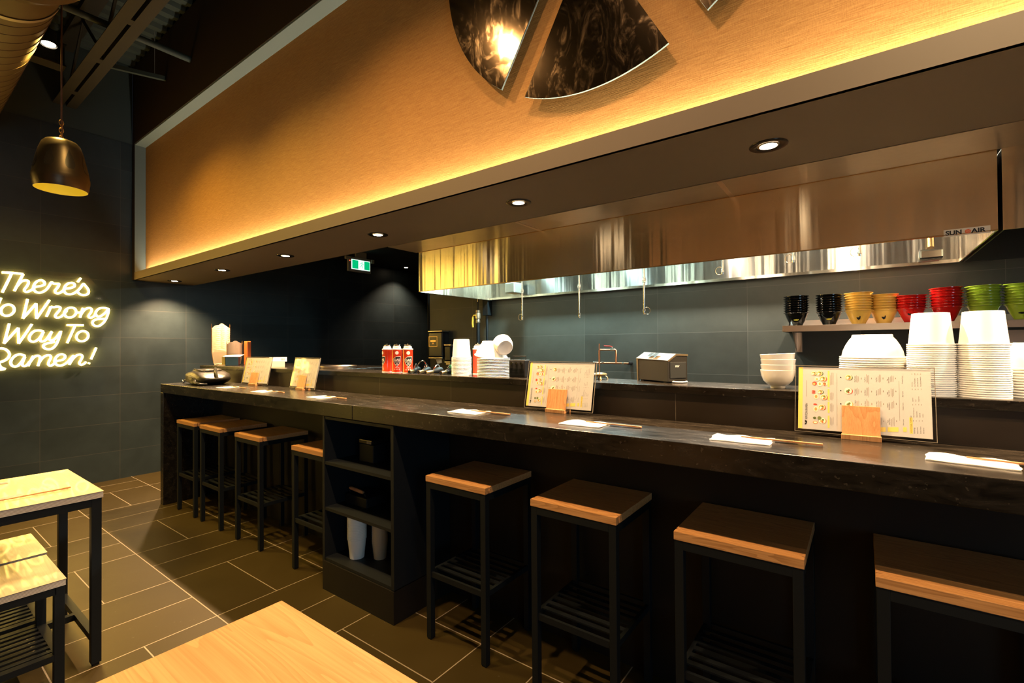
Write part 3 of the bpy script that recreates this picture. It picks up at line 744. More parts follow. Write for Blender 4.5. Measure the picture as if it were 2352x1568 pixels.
# melamine ramen bowls on the steel shelf
def mel(name, mat, emblem, em_mat, facet=0):
    bm = bmesh.new()
    pr = [(0, .002), (.026, .002), (.028, 0), (.031, 0), (.032, .004), (.0450, .030), (.0545, .055), (.0580, .0700), (.0665, .0735), (.0668, .0765), (.0635, .0760), (.0585, .066), (.048, .042), (.030, .010), (0, .008)]
    wf = (lambda a, z: 1 - facet * (.5 + .5 * math.cos(6 * a)) * max(0, 1 - z / .07)) if facet else None
    lathe(bm, pr, 48, warp=wf)
    rt = thing(name, '', 'bowl', (0, 0, 0)); obj('bowl_body', bm, mat, rt, smooth=True)
    def wrapf(p):      # emblem wrapped on the flared side facing the room
        z = p.z; r = .0325 + (z - .004) * .5 + .0006 if z < .030 else .0452 + (z - .030) * .385 + .0006; a = -PI / 2 + p.x / .05
        return Vector((r * math.cos(a), r * math.sin(a), z))
    if emblem:
        bm = bmesh.new()
        for (cx, cz, rx, rz_) in emblem:
            n = 14; cv = bm.verts.new(wrapf(Vector((cx, 0, cz)))); vs = [bm.verts.new(wrapf(Vector((cx + rx * math.cos(2 * PI * k / n), 0, cz + rz_ * math.sin(2 * PI * k / n))))) for k in range(n)]
            for k in range(n): bm.faces.new((cv, vs[k], vs[(k + 1) % n]))
        obj('animal_emblem', bm, em_mat, rt)
    return rt
hen = [(0, .030, .0085, .0062), (.006, .037, .0030, .0062), (-.0075, .0335, .0032, .0035), (.0, .025, .004, .003)]
pig = [(0, .032, .0120, .0048), (-.011, .032, .0045, .0030), (.0105, .034, .003, .003)]
cow = [(0, .042, .0125, .0045), (-.011, .0445, .004, .0045), (.010, .040, .003, .006)]
shelf_z = 1.489
protos = {'black': (m_bowlb, pig, m_pigy, 0), 'yellow': (m_bowly, hen, m_blackm, 0), 'red': (m_bowlr, cow, m_blackm, .10), 'green': (m_bowlg, pig, m_blackm, .10)}
def bearing_x(u, y): return y * math.tan(math.atan((u - 1176) / 1091.18) - 0.635940498)
bst = [('black', 1830, 3.26, 8, 'far left black'), ('black', 1905, 3.29, 8, 'second black'), ('yellow', 1973, 3.27, 8, 'left yellow'), ('yellow', 2031, 3.31, 7, 'right yellow'),
       ('red', 2094, 3.29, 6, 'shorter red'), ('red', 2175, 3.27, 8, 'taller red'), ('green', 2260, 3.28, 8, 'left green'), ('green', 2350, 3.28, 8, 'right-edge green')]
bprot = {}
for col, u, y, n, nm in bst:
    if col not in bprot: bprot[col] = mel('ramen_bowl', *protos[col])
    x = bearing_x(u, y)
    for k in range(n):
        first = k == 0 and 'used' not in bprot[col]
        lb = ('%s ramen bowl nested in the %s stack on the steel shelf' % (col, nm)) if 0 < k < n - 1 else ('lowest %s ramen bowl of the %s stack, its emblem showing' % (col, nm) if k == 0 else 'topmost %s ramen bowl of the %s stack on the steel shelf' % (col, nm))
        lo_ = (x, y, shelf_z + k * .0137)
        rz = math.atan2(-x, y) * 0 - x / y * -1 * .9
        if first: r = bprot[col]; r['used'] = 1; r.location = lo_
        else: r = dup(bprot[col], lo_)
        tl = (.03 if nm in ('taller red', 'left green') else .015) * (k / n)
        r.rotation_euler = (0, -tl, -math.atan2(x, y) * 1.0 + (0 if k == 0 else random.random() * 6))
        r['label'] = lb; r['group'] = nm + ' bowl stack'
for r in bprot.values(): del r['used']
for o in [o for o in C.objects if o.name.startswith('ramen_bowl')]:
    if 'used' in o.keys(): del o['used']

# steel wall shelf with brackets
t = thing('wall_shelf', 'stainless steel wall shelf carrying the coloured bowls', 'shelf', (-.38, 3.5, 1.489))
bm = bmesh.new(); box(bm, 0, 2.6, -.30, 0, -.0015, 0); box(bm, 0, 2.6, -.30, -.2985, -.036, -.0015); box(bm, 0, .0015, -.30, 0, -.036, -.0015); box(bm, 0, 2.6, -.0, .0015, 0, .035); obj('shelf_plate', bm, m_steel_s, t, bev=.0006)
obj('rear_upstand', B(.03, 2.6, -.012, -.004, 0, .04), m_steel_s, t)
for x in (.045, 1.3):
    bm = bmesh.new(); prism(bm, [(-.26, -.036), (-.004, -.036), (-.004, -.16), (-.03, -.16)], 'x', x, x + .004); box(bm, x - .008, x + .028, -.006, -.002, -.16, -.036); box(bm, x - .004, x + .024, -.034, -.026, -.155, -.036); obj('bracket', bm, m_steel_s, t)
# notice sheet under the shelf at the right edge
o = obj('steel_notice_plate', B(.515, .90, 3.485, 3.495, 1.31, 1.445), m_steel_s); tag(o, 'dull metal plate on the kitchen wall under the right end of the bowl shelf', 'plate')

# ------------------------------------------------------------------ gas cartridges
def can():
    r = .0325; t = thing('gas_cartridge', '', 'gas cartridge', (0, 0, 0), group='red gas cartridges on the ledge')
    bm = bmesh.new(); lathe(bm, [(0, .004), (r - .003, .004), (r - .001, 0), (r + .001, .001), (r + .001, .004), (r, .006), (r, .150), (r + .0012, .152), (r + .0012, .155), (r - .001, .156)], 36, mis=[1, 1, 1, 1, 1, 0, 1, 1, 1]); obj('can_body', bm, [m_canred, m_canwht], t, smooth=True)
    bm = bmesh.new(); lathe(bm, [(r - .001, .155), (r - .006, .158), (r - .0075, .170), (r - .012, .1735), (.006, .174), (.006, .1745)], 36); obj('shoulder', bm, m_canwht, t, smooth=True)
    bm = bmesh.new(); lathe(bm, [(.0, .1735), (.014, .1745), (.0215, .178), (.0225, .1805), (.0215, .182), (.006, .180), (.004, .181), (.003, .1895), (0, .190)], 28); obj('valve_cap', bm, m_chrome, t, smooth=True)
    def wr(p, rr=r + .0004): a = -PI / 2 + p.x / r; return Vector((rr * math.cos(a), rr * math.sin(a), p.z))
    def patch(bm, fn, z0, z1, n, mi, rr):
        rows = []
        for i in range(n + 1):
            z = z0 + (z1 - z0) * i / n; a, b = fn((z - z0) / (z1 - z0)); rows.append([bm.verts.new(wr(Vector((a + (b - a) * k / 8, 0, z)), rr)) for k in range(9)])
        for i in range(n):
            for k in range(8): bm.faces.new((rows[i][k], rows[i][k + 1], rows[i + 1][k + 1], rows[i + 1][k])).material_index = mi
    def sh(s):      # shield outline, s 0 bottom to 1 top
        hw = .024 * math.sin(min(1, s * 1.25) * PI / 2) ** .8
        return (-hw * (1 if s < .75 else max(.25, 1 - (s - .75) * 3.1)), hw)
    bm = bmesh.new(); patch(bm, lambda s: tuple(v * 1.1 for v in sh(s)), .041, .107, 14, 0, r + .0003); patch(bm, sh, .045, .104, 14, 1, r + .0006)
    n = 20; c0 = Vector((0, 0, .130)); cv = bm.verts.new(wr(c0, r + .0005)); vs = [bm.verts.new(wr(Vector((.0115 * math.cos(2 * PI * k / n), 0, .130 + .0115 * math.sin(2 * PI * k / n))), r + .0005)) for k in range(n)]
    for k in range(n): bm.faces.new((cv, vs[k], vs[(k + 1) % n])).material_index = 0
    for k in (-.014, 0, .014):
        vs = [bm.verts.new(wr(Vector((k + .0035 * math.cos(2 * PI * j / 10), 0, .024 + .0035 * math.sin(2 * PI * j / 10))), r + .0005)) for j in range(10)]; bm.faces.new(vs).material_index = 0
    text_bm(bm, 'GAS', .0205, (-.0005, 0, .078), (1, 0, 0), (0, 0, 1), 0, 'CENTER', .98, wrap=lambda p: wr(p, r + .0009), off=.0006)
    for z in (.0685, .073): patch(bm, lambda s: (-.0195, .0195), z, z + .0012, 1, 0, r + .0009)
    patch(bm, lambda s: (-.007, .007), .060, .0635, 1, 0, r + .0009); patch(bm, lambda s: (-.0095, .0095), .0535, .057, 1, 0, r + .0009)
    patch(bm, lambda s: (-.0115, .002), .034, .0375, 1, 0, r + .0006); patch(bm, lambda s: (.006, .014), .034, .0375, 1, 0, r + .0006)
    patch(bm, lambda s: (-.036, -.0305), .010, .148, 10, 2, r + .0004)
    obj('printed_label', bm, [m_canwht, m_blackm, m_canor], t, smooth=False)
    return t
c0 = can(); c0.location = (-2.549, 2.052, 1.212); c0['label'] = 'leftmost red gas cartridge of the row of three, its badge turned away to the left'
def face(x, y): return -math.atan2(x, y) * -1
def facing(x, y): return math.atan2(-x, y)      # turn the front (-y side) to the camera
c0.rotation_euler = (0, 0, facing(-2.549, 2.052) - 1.2)
dup(c0, (-2.452, 2.053, 1.212), facing(-2.45, 2.05), 'middle red gas cartridge of the row of three')
dup(c0, (-2.335, 2.043, 1.212), facing(-2.33, 2.04) + .1, 'right red gas cartridge of the row of three, beside the torches')
dup(c0, (-1.868, 2.185, 1.212), facing(-1.84, 2.16) + 2.6, 'red gas cartridge standing behind the small tubs and lids')

# ------------------------------------------------------------------ torches
def torch():
    t = thing('blow_torch', '', 'torch', (0, 0, 0), group='blow torches lying on the ledge')   # lies along +y from its nozzle
    bm = bmesh.new(); tube(bm, [(0, 0, .012), (0, .002, .012), (0, .06, .014), (0, .075, .015)], [.0105, .0112, .0105, .008], 16); obj('nozzle', bm, m_brass, t, smooth=True)
    bm = bmesh.new(); cyl(bm, (0, -.0006, .012), (0, .012, .012), .008); obj('nozzle_mouth', bm, m_blackm, t)
    bm = bmesh.new(); tube(bm, [(0, .07, .015), (0, .095, .019), (0, .135, .022), (0, .155, .021)], [.010, .017, .020, .016], 14); obj('torch_body', bm, m_black, t, smooth=True)
    bm = bmesh.new(); pts = [(0, .085, .028), (0, .092, .045), (0, .108, .054), (0, .126, .052), (0, .138, .038)]; tube(bm, catmull(pts, 4), .0045, 8); obj('trigger_guard', bm, m_chrome, t, smooth=True)
    obj('label_sticker', B(-.0215, -.0195, .098, .122, .014, .026), m_canwht, t)
    return t
t0 = torch(); t0.location = (-2.285, 2.010, 1.212); t0.rotation_euler = (0, 0, .45); t0['label'] = 'first blow torch lying right of the red cartridges'
dup(t0, (-2.196, 2.006, 1.212), .38, 'second blow torch lying from the red cartridges')
dup(t0, (-2.128, 2.000, 1.212), .12, 'third blow torch lying from the red cartridges')
dup(t0, (-2.010, 2.012, 1.212), .30, 'last blow torch, half hidden behind the small tub stack')
bm = bmesh.new(); tube(bm, [(-.05 * math.cos(a), .01 * math.sin(a), .078 * math.sin(a)) for a in [PI * k / 14 for k in range(15)]], .004, 8)
o = obj('chrome_handle', bm, m_chrome, smooth=True, loc=(-2.325, 2.15, 1.212)); tag(o, 'thin chrome arch handle standing behind the torches', 'handle')
bm = bmesh.new(); lathe(bm, [(0, 0), (.024, 0), (.026, .003), (.024, .05), (.020, .056), (0, .058)], 20)
o = obj('green_lighter_cap', bm, M('green_plastic', (.01, .14, .07), .4), smooth=True, loc=(-2.03, 2.14, 1.212)); tag(o, 'small green cap among the torches left of the small tubs', 'cap')

# ------------------------------------------------------------------ black radio, brass stand, printer
t = thing('radio', 'small black radio with knobs behind the third menu', 'radio', (-1.50, 2.10, 1.212), .1)
bm = bmesh.new(); box(bm, -.05, .05, -.03, .03, 0, .094); obj('radio_case', bm, m_blackm, t, bev=.005)
for z in [.012 + .006 * k for k in range(7)]: obj('grille_bar', B(-.044, .044, -.033, -.0305, z, z + .0025), m_black, t)
for dx in (-.03, 0, .03):
    bm = bmesh.new(); cyl(bm, (dx, -.031, .075), (dx, -.038, .075), .007); obj('knob', bm, m_chrome, t)
bm = bmesh.new(); tube(bm, [(-.04, 0, .094), (-.04, 0, .112), (.04, 0, .112), (.04, 0, .094)], .003, 6); obj('carry_handle', bm, m_blackm, t)
t = thing('brass_rod_stand', 'brass footed stand with a thin upright copper rod right of the third menu', 'stand', (-1.062, 2.175, 1.212))
bm = bmesh.new(); lathe(bm, [(0, .016), (.03, .016), (.037, .020), (.038, .025), (.030, .030), (.012, .034), (0, .035)], 28, warp=lambda a, z: 1 + .06 * math.cos(8 * a)); obj('scalloped_base', bm, m_brass, t, smooth=True)
for k in range(4):
    a = k * PI / 2 + .6; bm = bmesh.new(); tube(bm, [(.026 * math.cos(a), .026 * math.sin(a), .018), (.036 * math.cos(a), .036 * math.sin(a), .010), (.040 * math.cos(a), .040 * math.sin(a), 0)], [.004, .0035, .0045], 8); obj('foot', bm, m_brass, t, smooth=True)
bm = bmesh.new(); cyl(bm, (0, 0, .034), (0, 0, .178), .0028, seg=10); obj('upright_rod', bm, m_copper, t, smooth=True)
t = thing('receipt_printer', 'black and tan receipt printer on the ledge between the menus', 'printer', (-.752, 2.188, 1.212), -.53)
bm = bmesh.new(); prism(bm, [(-.055, .006), (-.055, .100), (-.012, .119), (.055, .119), (.055, .006)], 'x', -.098, .104); obj('printer_case', bm, m_print_s, t, bev=.002)
bm = bmesh.new(); v = [bm.verts.new(p) for p in ((-.112, -.060, .106), (.106, -.058, .100), (.106, -.010, .129), (-.112, -.010, .135))]; bm.faces.new(v)
v = [bm.verts.new(p) for p in ((-.112, -.010, .135), (.106, -.010, .129), (.106, .058, .126), (-.05, .058, .130))]; bm.faces.new(v)
bmesh.ops.remove_doubles(bm, verts=bm.verts, dist=1e-5); bmesh.ops.solidify(bm, geom=bm.faces[:], thickness=.008); obj('sloped_cover', bm, m_print_h, t)
bm = bmesh.new(); prism(bm, [(-.112, .104), (-.098, .10), (-.098, .0), (-.106, .0)], 'y', -.058, -.050); obj('front_panel', bm, m_print_h, t)
bm = bmesh.new()
for a, b in ((-.045, -.020), (-.014, .014)): quad(bm, [(a, -.047, .1165), (b, -.047, .1158), (b, -.022, .1315), (a, -.022, .1322)])
bmesh.ops.translate(bm, verts=bm.verts, vec=(0, -.0008, .0012)); obj('button_window', bm, m_blackm, t)
obj('side_door', B(.104, .107, -.045, .045, .022, .092), M('printer_grey', (.016, .018, .018), .5), t, bev=.001)
bm = bmesh.new(); box(bm, -.09, -.07, -.05, .05, 0, .006); box(bm, .07, .09, -.05, .05, 0, .006); obj('rubber_foot', bm, m_blackm, t)
bm = bmesh.new(); tube(bm, catmull([(.10, -.03, .006), (.13, -.01, .005), (.125, .03, .005), (.10, .05, .005)], 5), .0032, 8); obj('cable', bm, m_white, t, smooth=True)
bm = bmesh.new(); text_bm(bm, 'star', .016, (.1075, -.018, .070), (0, 1, 0), (0, 0, 1)); obj('badge', bm, m_white, t)

# ------------------------------------------------------------------ copper plumbing, gas pipe, dispensers on the kitchen wall
t = thing('copper_pipework', 'copper pipe loop with a red lever valve on the kitchen wall', 'pipe', (-1.68, 3.44, 1.243))
bm = bmesh.new(); tube(bm, [(-.05, 0, 0), (.245, 0, 0)], .0075, 12); tube(bm, [(0, 0, -.015), (0, 0, .098), (.005, 0, .104), (.135, 0, .104), (.142, 0, .098), (.142, 0, 0)], .0075, 12); obj('pipe_run', bm, m_copper, t, smooth=True)
bm = bmesh.new()
for x in (.03, .20, -.045): cyl(bm, (x - .008, 0, 0), (x + .008, 0, 0), .010)
cyl(bm, (.095, 0, .104), (.125, 0, .104), .012); cyl(bm, (.110, 0, .104), (.110, 0, .125), .005); obj('valve_body', bm, m_chrome, t, smooth=True)
bm = bmesh.new(); tube(bm, [(.110, 0, .126), (.095, -.003, .131), (.045, -.006, .134)], .004, 8); obj('lever_handle', bm, m_redp, t, smooth=True)
bm = bmesh.new(); cyl(bm, (.24, 0, 0), (.24, .06, 0), .012); obj('wall_clip', bm, m_blackm, t)
t = thing('gas_pipe', 'black vertical gas pipe with yellow-handled valve under the hood', 'pipe', (-2.905, 3.40, 0))
bm = bmesh.new(); cyl(bm, (0, 0, .0), (0, 0, 1.60), .017, seg=20); cyl(bm, (0, 0, 1.72), (0, 0, 1.80), .006, seg=12); obj('pipe_run', bm, m_black, t, smooth=True)
bm = bmesh.new(); cyl(bm, (0, 0, 1.715), (0, 0, 1.95), .005, seg=10); obj('steel_riser', bm, m_chrome, t, smooth=True)
bm = bmesh.new(); lathe(bm, [(0, 1.60), (.019, 1.60), (.021, 1.605), (.020, 1.63), (.017, 1.635), (.024, 1.64), (.026, 1.665), (.024, 1.69), (.019, 1.695), (.021, 1.70), (.020, 1.72), (0, 1.722)], 20); obj('ball_valve', bm, M('nickel_valve', (.55, .48, .36), .3, .9), t, smooth=True)
bm = bmesh.new(); tube(bm, [(0, -.02, 1.67), (-.03, -.03, 1.672), (-.038, -.032, 1.655)], .006, 8); tube(bm, [(-.038, -.032, 1.655), (-.040, -.033, 1.60), (-.036, -.033, 1.56)], [.008, .010, .009], 10); obj('lever_handle', bm, m_yelp, t, smooth=True)
t = thing('junction_box', 'dark box and conduit on the wall beside the gas pipe', 'box', (-2.845, 3.46, 1.70)); obj('box_body', B(-.03, .035, -.03, .035, -.03, .30), m_black, t, bev=.003); bm = bmesh.new(); cyl(bm, (0, 0, -.6), (0, 0, -.03), .012, seg=12); obj('conduit', bm, m_black, t)
def disp(x, y, z, w, d, h, label, badge):
    t = thing('paper_towel_dispenser' if badge else 'soap_dispenser', label, 'dispenser', (x, y, z))
    bm = bmesh.new(); box(bm, -w / 2, w / 2, -d, 0, 0, h); obj('housing', bm, M('dispenser_black_' + ('a' if badge else 'b'), (.008, .010, .012), .25, spec=.5), t, bev=.012)
    obj('top_trim', B(-w / 2 - .002, w / 2 + .002, -d - .002, 0, h, h + .012), m_steel_s, t, bev=.003)
    obj('bottom_trim', B(-w / 2 + .004, w / 2 - .004, -d - .001, 0, -.014, 0), m_steel_s, t, bev=.003)
    if badge:
        bm = bmesh.new()
        for a in ((-.06, .06, .205, .210), (-.06, .06, .105, .110), (-.06, -.055, .110, .205), (.055, .06, .110, .205)): box(bm, a[0] - .03, a[1] - .03, -d - .0015, -d, a[2], a[3])
        box(bm, -.068, .008, -d - .0015, -d, .155, .172); prism(bm, [(-.045, .132), (-.015, .132), (-.03, .148)], 'y', -d - .0015, -d); obj('gold_badge', bm, m_brass, t)
        bm = bmesh.new(); g = [bm.verts.new(p) for p in ((-.05, -d + .02, -.010), (.07, -d + .02, -.012), (.085, -d + .01, -.055), (.03, -d + .0, -.068), (.0, -d + .01, -.025))]; bm.faces.new(g); bmesh.ops.solidify(bm, geom=bm.faces[:], thickness=.002); obj('paper_towel', bm, m_kraftw, t)
    else:
        obj('nozzle_tray', B(-.03, .03, -d + .01, -.01, -.034, -.014), m_steel_s, t, bev=.002)
    return t
disp(-3.475, 3.50, 1.275, .20, .10, .255, 'black paper towel dispenser with gold badge on the kitchen wall', 1)
disp(-3.315, 3.50, 1.235, .09, .09, .155, 'smaller black soap dispenser right of the towel dispenser', 0)

# ------------------------------------------------------------------ items at the far left of the ledge
def box_stack(name, label, loc, rotz, n, w, d, pitch, tall, mats, flap):
    t = thing(name, label, 'takeout boxes', loc, rotz)
    for k in range(n):
        z = k * pitch; bm = bmesh.new(); h = tall; w0, d0 = w * .40, d * .38; w1, d1 = w / 2, d / 2; b = .020
        for sx in (-1, 1):      # kraft side walls with tall pointed flaps
            quad(bm, [(sx * w0, -d0, z + b), (sx * w0, d0, z + b), (sx * w1, d1, z + h), (sx * w1, -d1, z + h)], 0)
            bm.faces.new([bm.verts.new(p) for p in ((sx * w1, -d1, z + h), (sx * w1, d1, z + h), (sx * w1 * 1.03, d1 * .1, z + h + flap))]).material_index = 0
            quad(bm, [(sx * w0 * .8, -d0, z), (sx * w0 * .8, d0, z), (sx * w0, d0, z + b), (sx * w0, -d0, z + b)], 0)
        for sy in (-1, 1):      # pale end walls, eared on top
            quad(bm, [(-w0, sy * d0, z + b), (w0, sy * d0, z + b), (w1, sy * d1, z + h), (-w1, sy * d1, z + h)], 1)
            bm.faces.new([bm.verts.new(p) for p in ((-w1, sy * d1, z + h), (-w1 * .62, sy * d1 * 1.03, z + h + flap * .55), (-w1 * .2, sy * d1 * 1.03, z + h + flap * .6), (0, sy * d1 * 1.03, z + h + flap * .95), (w1 * .2, sy * d1 * 1.03, z + h + flap * .9), (w1 * .5, sy * d1 * 1.03, z + h + flap * .55), (w1, sy * d1, z + h))]).material_index = 1
            quad(bm, [(-w0 * .8, sy * d0, z), (w0 * .8, sy * d0, z), (w0, sy * d0, z + b), (-w0, sy * d0, z + b)], 1)
        quad(bm, [(-w0 * .8, -d0, z), (w0 * .8, -d0, z), (w0 * .8, d0, z), (-w0 * .8, d0, z)], 0)
        bmesh.ops.solidify(bm, geom=bm.faces[:], thickness=.0006)
        obj('folded_carton', bm, mats, t)
    return t
m_kraftd = M('kraft_side', (.52, .27, .075), .7, spec=.2)
bx = box_stack('takeout_box_stack', 'tall nested stack of pale kraft takeout cartons at the far end of the ledge', (-5.185, 2.10, 1.212), 1.25, 13, .155, .10, .0195, .13, [m_kraftd, m_kraftw], .055)
bx = box_stack('takeout_box_stack', 'shorter nested stack of greyish takeout cartons behind the blue holder', (-5.035, 2.165, 1.212), 1.25, 9, .13, .09, .0135, .10, [m_kraftd, m_greyc], .035)
t = thing('orange_bag', 'small orange patterned snack bag beside the short carton stack', 'bag', (-4.93, 2.24, 1.212)); bm = bmesh.new(); box(bm, -.03, .04, -.02, .02, 0, .235); obj('pouch', bm, m_orange, t, bev=.006)
t = thing('napkin_holder', 'dark blue plastic holder with a white sheet on top, left of the first menu', 'holder', (-4.92, 2.10, 1.212), 1.0)
bm = bmesh.new(); box(bm, -.055, .055, -.045, .045, 0, .085); obj('holder_body', bm, m_blue, t, bev=.003)
bm = bmesh.new(); v = [bm.verts.new(p) for p in ((-.075, -.05, .088), (.07, -.055, .086), (.095, .04, .105), (-.07, .05, .100))]; bm.faces.new(v); bmesh.ops.solidify(bm, geom=bm.faces[:], thickness=.004); obj('white_sheet', bm, m_nap, t)
obj('kraft_tab', B(-.085, -.058, -.04, .03, .01, .085), M('olive_card', (.30, .22, .04), .6), t)
t = thing('price_tag_cards', 'white card labels standing behind the first menu', 'card', (-4.20, 2.16, 1.212), .8); obj('upper_card', B(-.06, .085, -.003, .003, .045, .085), m_nap, t); obj('lower_card', B(-.10, .07, -.012, -.006, .0, .05), m_kraftw, t)
bm = bmesh.new()
for k in range(6): box(bm, .035 + k * .006, .038 + k * .006, -.0045, -.0032, .055, .075)
obj('barcode_marks', bm, m_ink, t)
bm = bmesh.new()
for k in range(4): tube(bm, [(-.05 + k * .012, 0, .004), (.0 + k * .015, .012 * k - .02, .008 + .004 * k), (.06, .02 * k - .02, .016)], .003, 6)
o = obj('wrapped_cutlery', bm, m_kraftw, loc=(-5.05, 2.01, 1.212)); tag(o, 'loose wrapped sticks lying before the carton stacks', 'cutlery')
t = thing('round_tray', 'shallow round steel tray on the ledge right of the second menu', 'tray', (-3.40, 2.25, 1.212))
bm = bmesh.new(); lathe(bm, [(0, .003), (.125, .003), (.130, .004), (.138, .020), (.142, .022), (.142, .0195), (.133, .0), (0, 0)], 48); obj('tray_pan', bm, m_steel_s, t, smooth=True)
# backpack lying on the counter
t = thing('backpack', 'shiny black leather backpack lying at the far end of the bar counter', 'backpack', (-4.62, 1.770, 1.068), -.08)
def blob(sx, sy, sz, seedy, bot=0, fn=None):
    bm = bmesh.new(); bmesh.ops.create_cube(bm, size=2); bmesh.ops.subdivide_edges(bm, edges=bm.edges[:], cuts=9, use_grid_fill=True)
    from mathutils import noise as mn
    for v in bm.verts:
        p = v.co; q = Vector([math.copysign(abs(c) ** 1, c) for c in p]); l = max((abs(q.x) ** 4 + abs(q.y) ** 4 + abs(q.z) ** 4) ** .25, 1e-6); q = q / l
        q = Vector((q.x * sx, q.y * sy, q.z * sz))
        if fn: q = fn(q)
        w = mn.noise(Vector((q.x * 14 + seedy, q.y * 14, q.z * 20))) * .010; q += v.co.normalized() * w
        q.z = max(q.z + sz, bot); v.co = q
    return bm
obj('main_body', blob(.24, .135, .056, 3, 0, lambda q: Vector((q.x, q.y, q.z * (1.15 - .75 * (abs(q.x + .02) / .24) ** 2)))), m_bag, t, smooth=True)
bm = blob(.13, .095, .018, 8, 0); 
for v in bm.verts: v.co.z += .096; v.co.x -= .03
obj('front_pocket', bm, m_bag, t, smooth=True)
bm = bmesh.new(); tube(bm, catmull([(-.17, -.10, .055), (-.06, -.138, .072), (.05, -.142, .070), (.14, -.125, .060), (.21, -.08, .050)], 6), .005, 8); tube(bm, catmull([(-.16, -.05, .105), (-.06, -.09, .132), (.05, -.10, .130), (.12, -.06, .112)], 6), .004, 8); obj('piping', bm, m_bag, t, smooth=True)
bm = bmesh.new(); tube(bm, catmull([(.1, -.12, .06), (.18, -.15, .03), (.235, -.13, .02), (.24, -.08, .015)], 6), .008, 8); tube(bm, catmull([(.04, .04, .128), (.12, .02, .135), (.19, .0, .11), (.23, .0, .06)], 6), .011, 8); obj('shoulder_strap', bm, m_bag, t, smooth=True)
bm = bmesh.new(); tube(bm, catmull([(-.23, -.06, .03), (-.29, -.09, .03), (-.33, -.10, .012), (-.28, -.11, .008)], 6), .007, 8); obj('carry_strap', bm, m_bag, t, smooth=True)
bm = bmesh.new(); prism(bm, [(-.325, .008), (-.29, .008), (-.31, .03)], 'y', -.115, -.11); box(bm, .20, .225, -.135, -.125, .012, .022); obj('buckle', bm, m_chrome, t)

# ------------------------------------------------------------------ cabinet contents
up = bmesh.new(); lathe(up, [(0, .002), (.0385, .002), (.040, 0), (.0405, .002), (.0505, .105), (.053, .106), (.0535, .109), (.0525, .111), (.0495, .109), (.039, .006), (0, .005)], 36)
u0 = obj('paper_tub', up, m_white, smooth=True)
for k in range(16):
    o = u0 if k == 0 else u0.copy()
    if k: C.objects.link(o)
    o.location = (-2.342, 1.665, .182 + k * .0088); tag(o, 'white paper tub nested upright in the stack inside the open cabinet', 'tub', 'upright tub stack in the cabinet')
for x, y, nm, mt in ((-2.225, 1.735, 'plastic-wrapped stack of pale cups behind the tubs in the cabinet', m_kraftw), (-2.09, 1.77, 'plastic-wrapped stack of tan cups at the right of the cabinet', m_kraft)):
    t = thing('wrapped_cup_sleeve', nm, 'cups', (x, y, .182)); bm = bmesh.new(); lathe(bm, [(0, .002), (.033, .002), (.034, .0), (.042, .08)] + [(.042 + .002 * (k % 2), .082 + .006 * k) for k in range(24)] + [(0, .235)], 28); obj('nested_cups', bm, mt, t, smooth=True)
    bm = bmesh.new(); lathe(bm, [(.036, .001), (.044, .01), (.048, .08), (.050, .23), (.02, .245), (0, .246)], 28, warp=lambda a, z: 1 + .05 * math.sin(7 * a + z * 60)); obj('plastic_film', bm, m_plastic, t, smooth=True)
t = thing('wooden_handle_tool', 'black tool with a turned wooden handle on the middle cabinet shelf', 'tool', (-2.36, 1.72, .468))
bm = bmesh.new(); box(bm, -.10, .10, -.05, .10, 0, .055); obj('tool_body', bm, m_blackm, t, bev=.006)
bm = bmesh.new(); tube(bm, [(-.085, -.03, .085), (-.07, -.03, .085), (-.068, -.03, .085), (.03, -.03, .078), (.045, -.03, .077)], [.006, .008, .010, .010, .007], 12); obj('wooden_handle', bm, m_block, t, smooth=True)
bm = bmesh.new(); tube(bm, [(-.09, -.03, .085), (-.09, -.02, .05)], .004, 6); tube(bm, [(.05, -.03, .077), (.055, -.02, .05)], .004, 6); obj('handle_post', bm, m_blackm, t)
t = thing('card_terminal', 'small dark metal device on the top cabinet shelf', 'device', (-2.27, 1.74, .728)); bm = bmesh.new(); box(bm, -.07, .06, -.06, .07, 0, .10); obj('device_body', bm, m_blackm, t, bev=.004); bm = bmesh.new(); box(bm, -.06, .06, -.07, .05, .105, .128); obj('device_lid', bm, m_trimring, t, bev=.004); obj('lid_label', B(.015, .055, -.0715, -.0705, .108, .122), M('dull_label', (.2, .15, .1), .5), t)

# ------------------------------------------------------------------ hood
t = thing('exhaust_hood', 'long brushed stainless exhaust hood over the kitchen line', 'hood', (-2.80, 2.567, 1.81))
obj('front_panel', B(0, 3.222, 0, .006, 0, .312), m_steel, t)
obj('left_end_panel', B(0, .006, .006, .90, 0, .312), m_steel, t)
obj('right_end_panel', B(3.215, 3.221, .006, .90, 0, .312), m_steel, t)
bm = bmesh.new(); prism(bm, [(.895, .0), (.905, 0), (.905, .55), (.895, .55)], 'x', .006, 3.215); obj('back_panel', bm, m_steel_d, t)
obj('top_panel', B(.0, 3.222, .0, .905, .55, .556), m_galv, t)
obj('upper_front', B(0, 3.222, .02, .026, .312, .55), m_galv, t)
bm = bmesh.new(); box(bm, .006, 3.215, .868, .895, .0, .004); box(bm, .006, 3.215, .866, .868, 0, .018); obj('grease_lip', bm, m_chrome, t)
bm = bmesh.new(); box(bm, .0, 3.222, -.002, .0, 0, .004); box(bm, 0, 3.222, -.003, 0, .308, .312); obj('hem', bm, m_brass, t)
for x in (.45, 1.25, 2.05, 2.75):
    bm = bmesh.new(); lathe(bm, [(0, 0), (.05, 0), (.055, .02), (.04, .05), (0, .06)], 20, c=(x, .72, .47)); obj('hood_light', bm, m_bulbc, t, smooth=True)
    lamp('AREA', 'hood_lamp', (x, .72, .46), 38 if x < 1.5 else 40, (.66, 1, .98) if x < 1.5 else (1, .86, .66), parent=t, shape='DISK', size=.1)
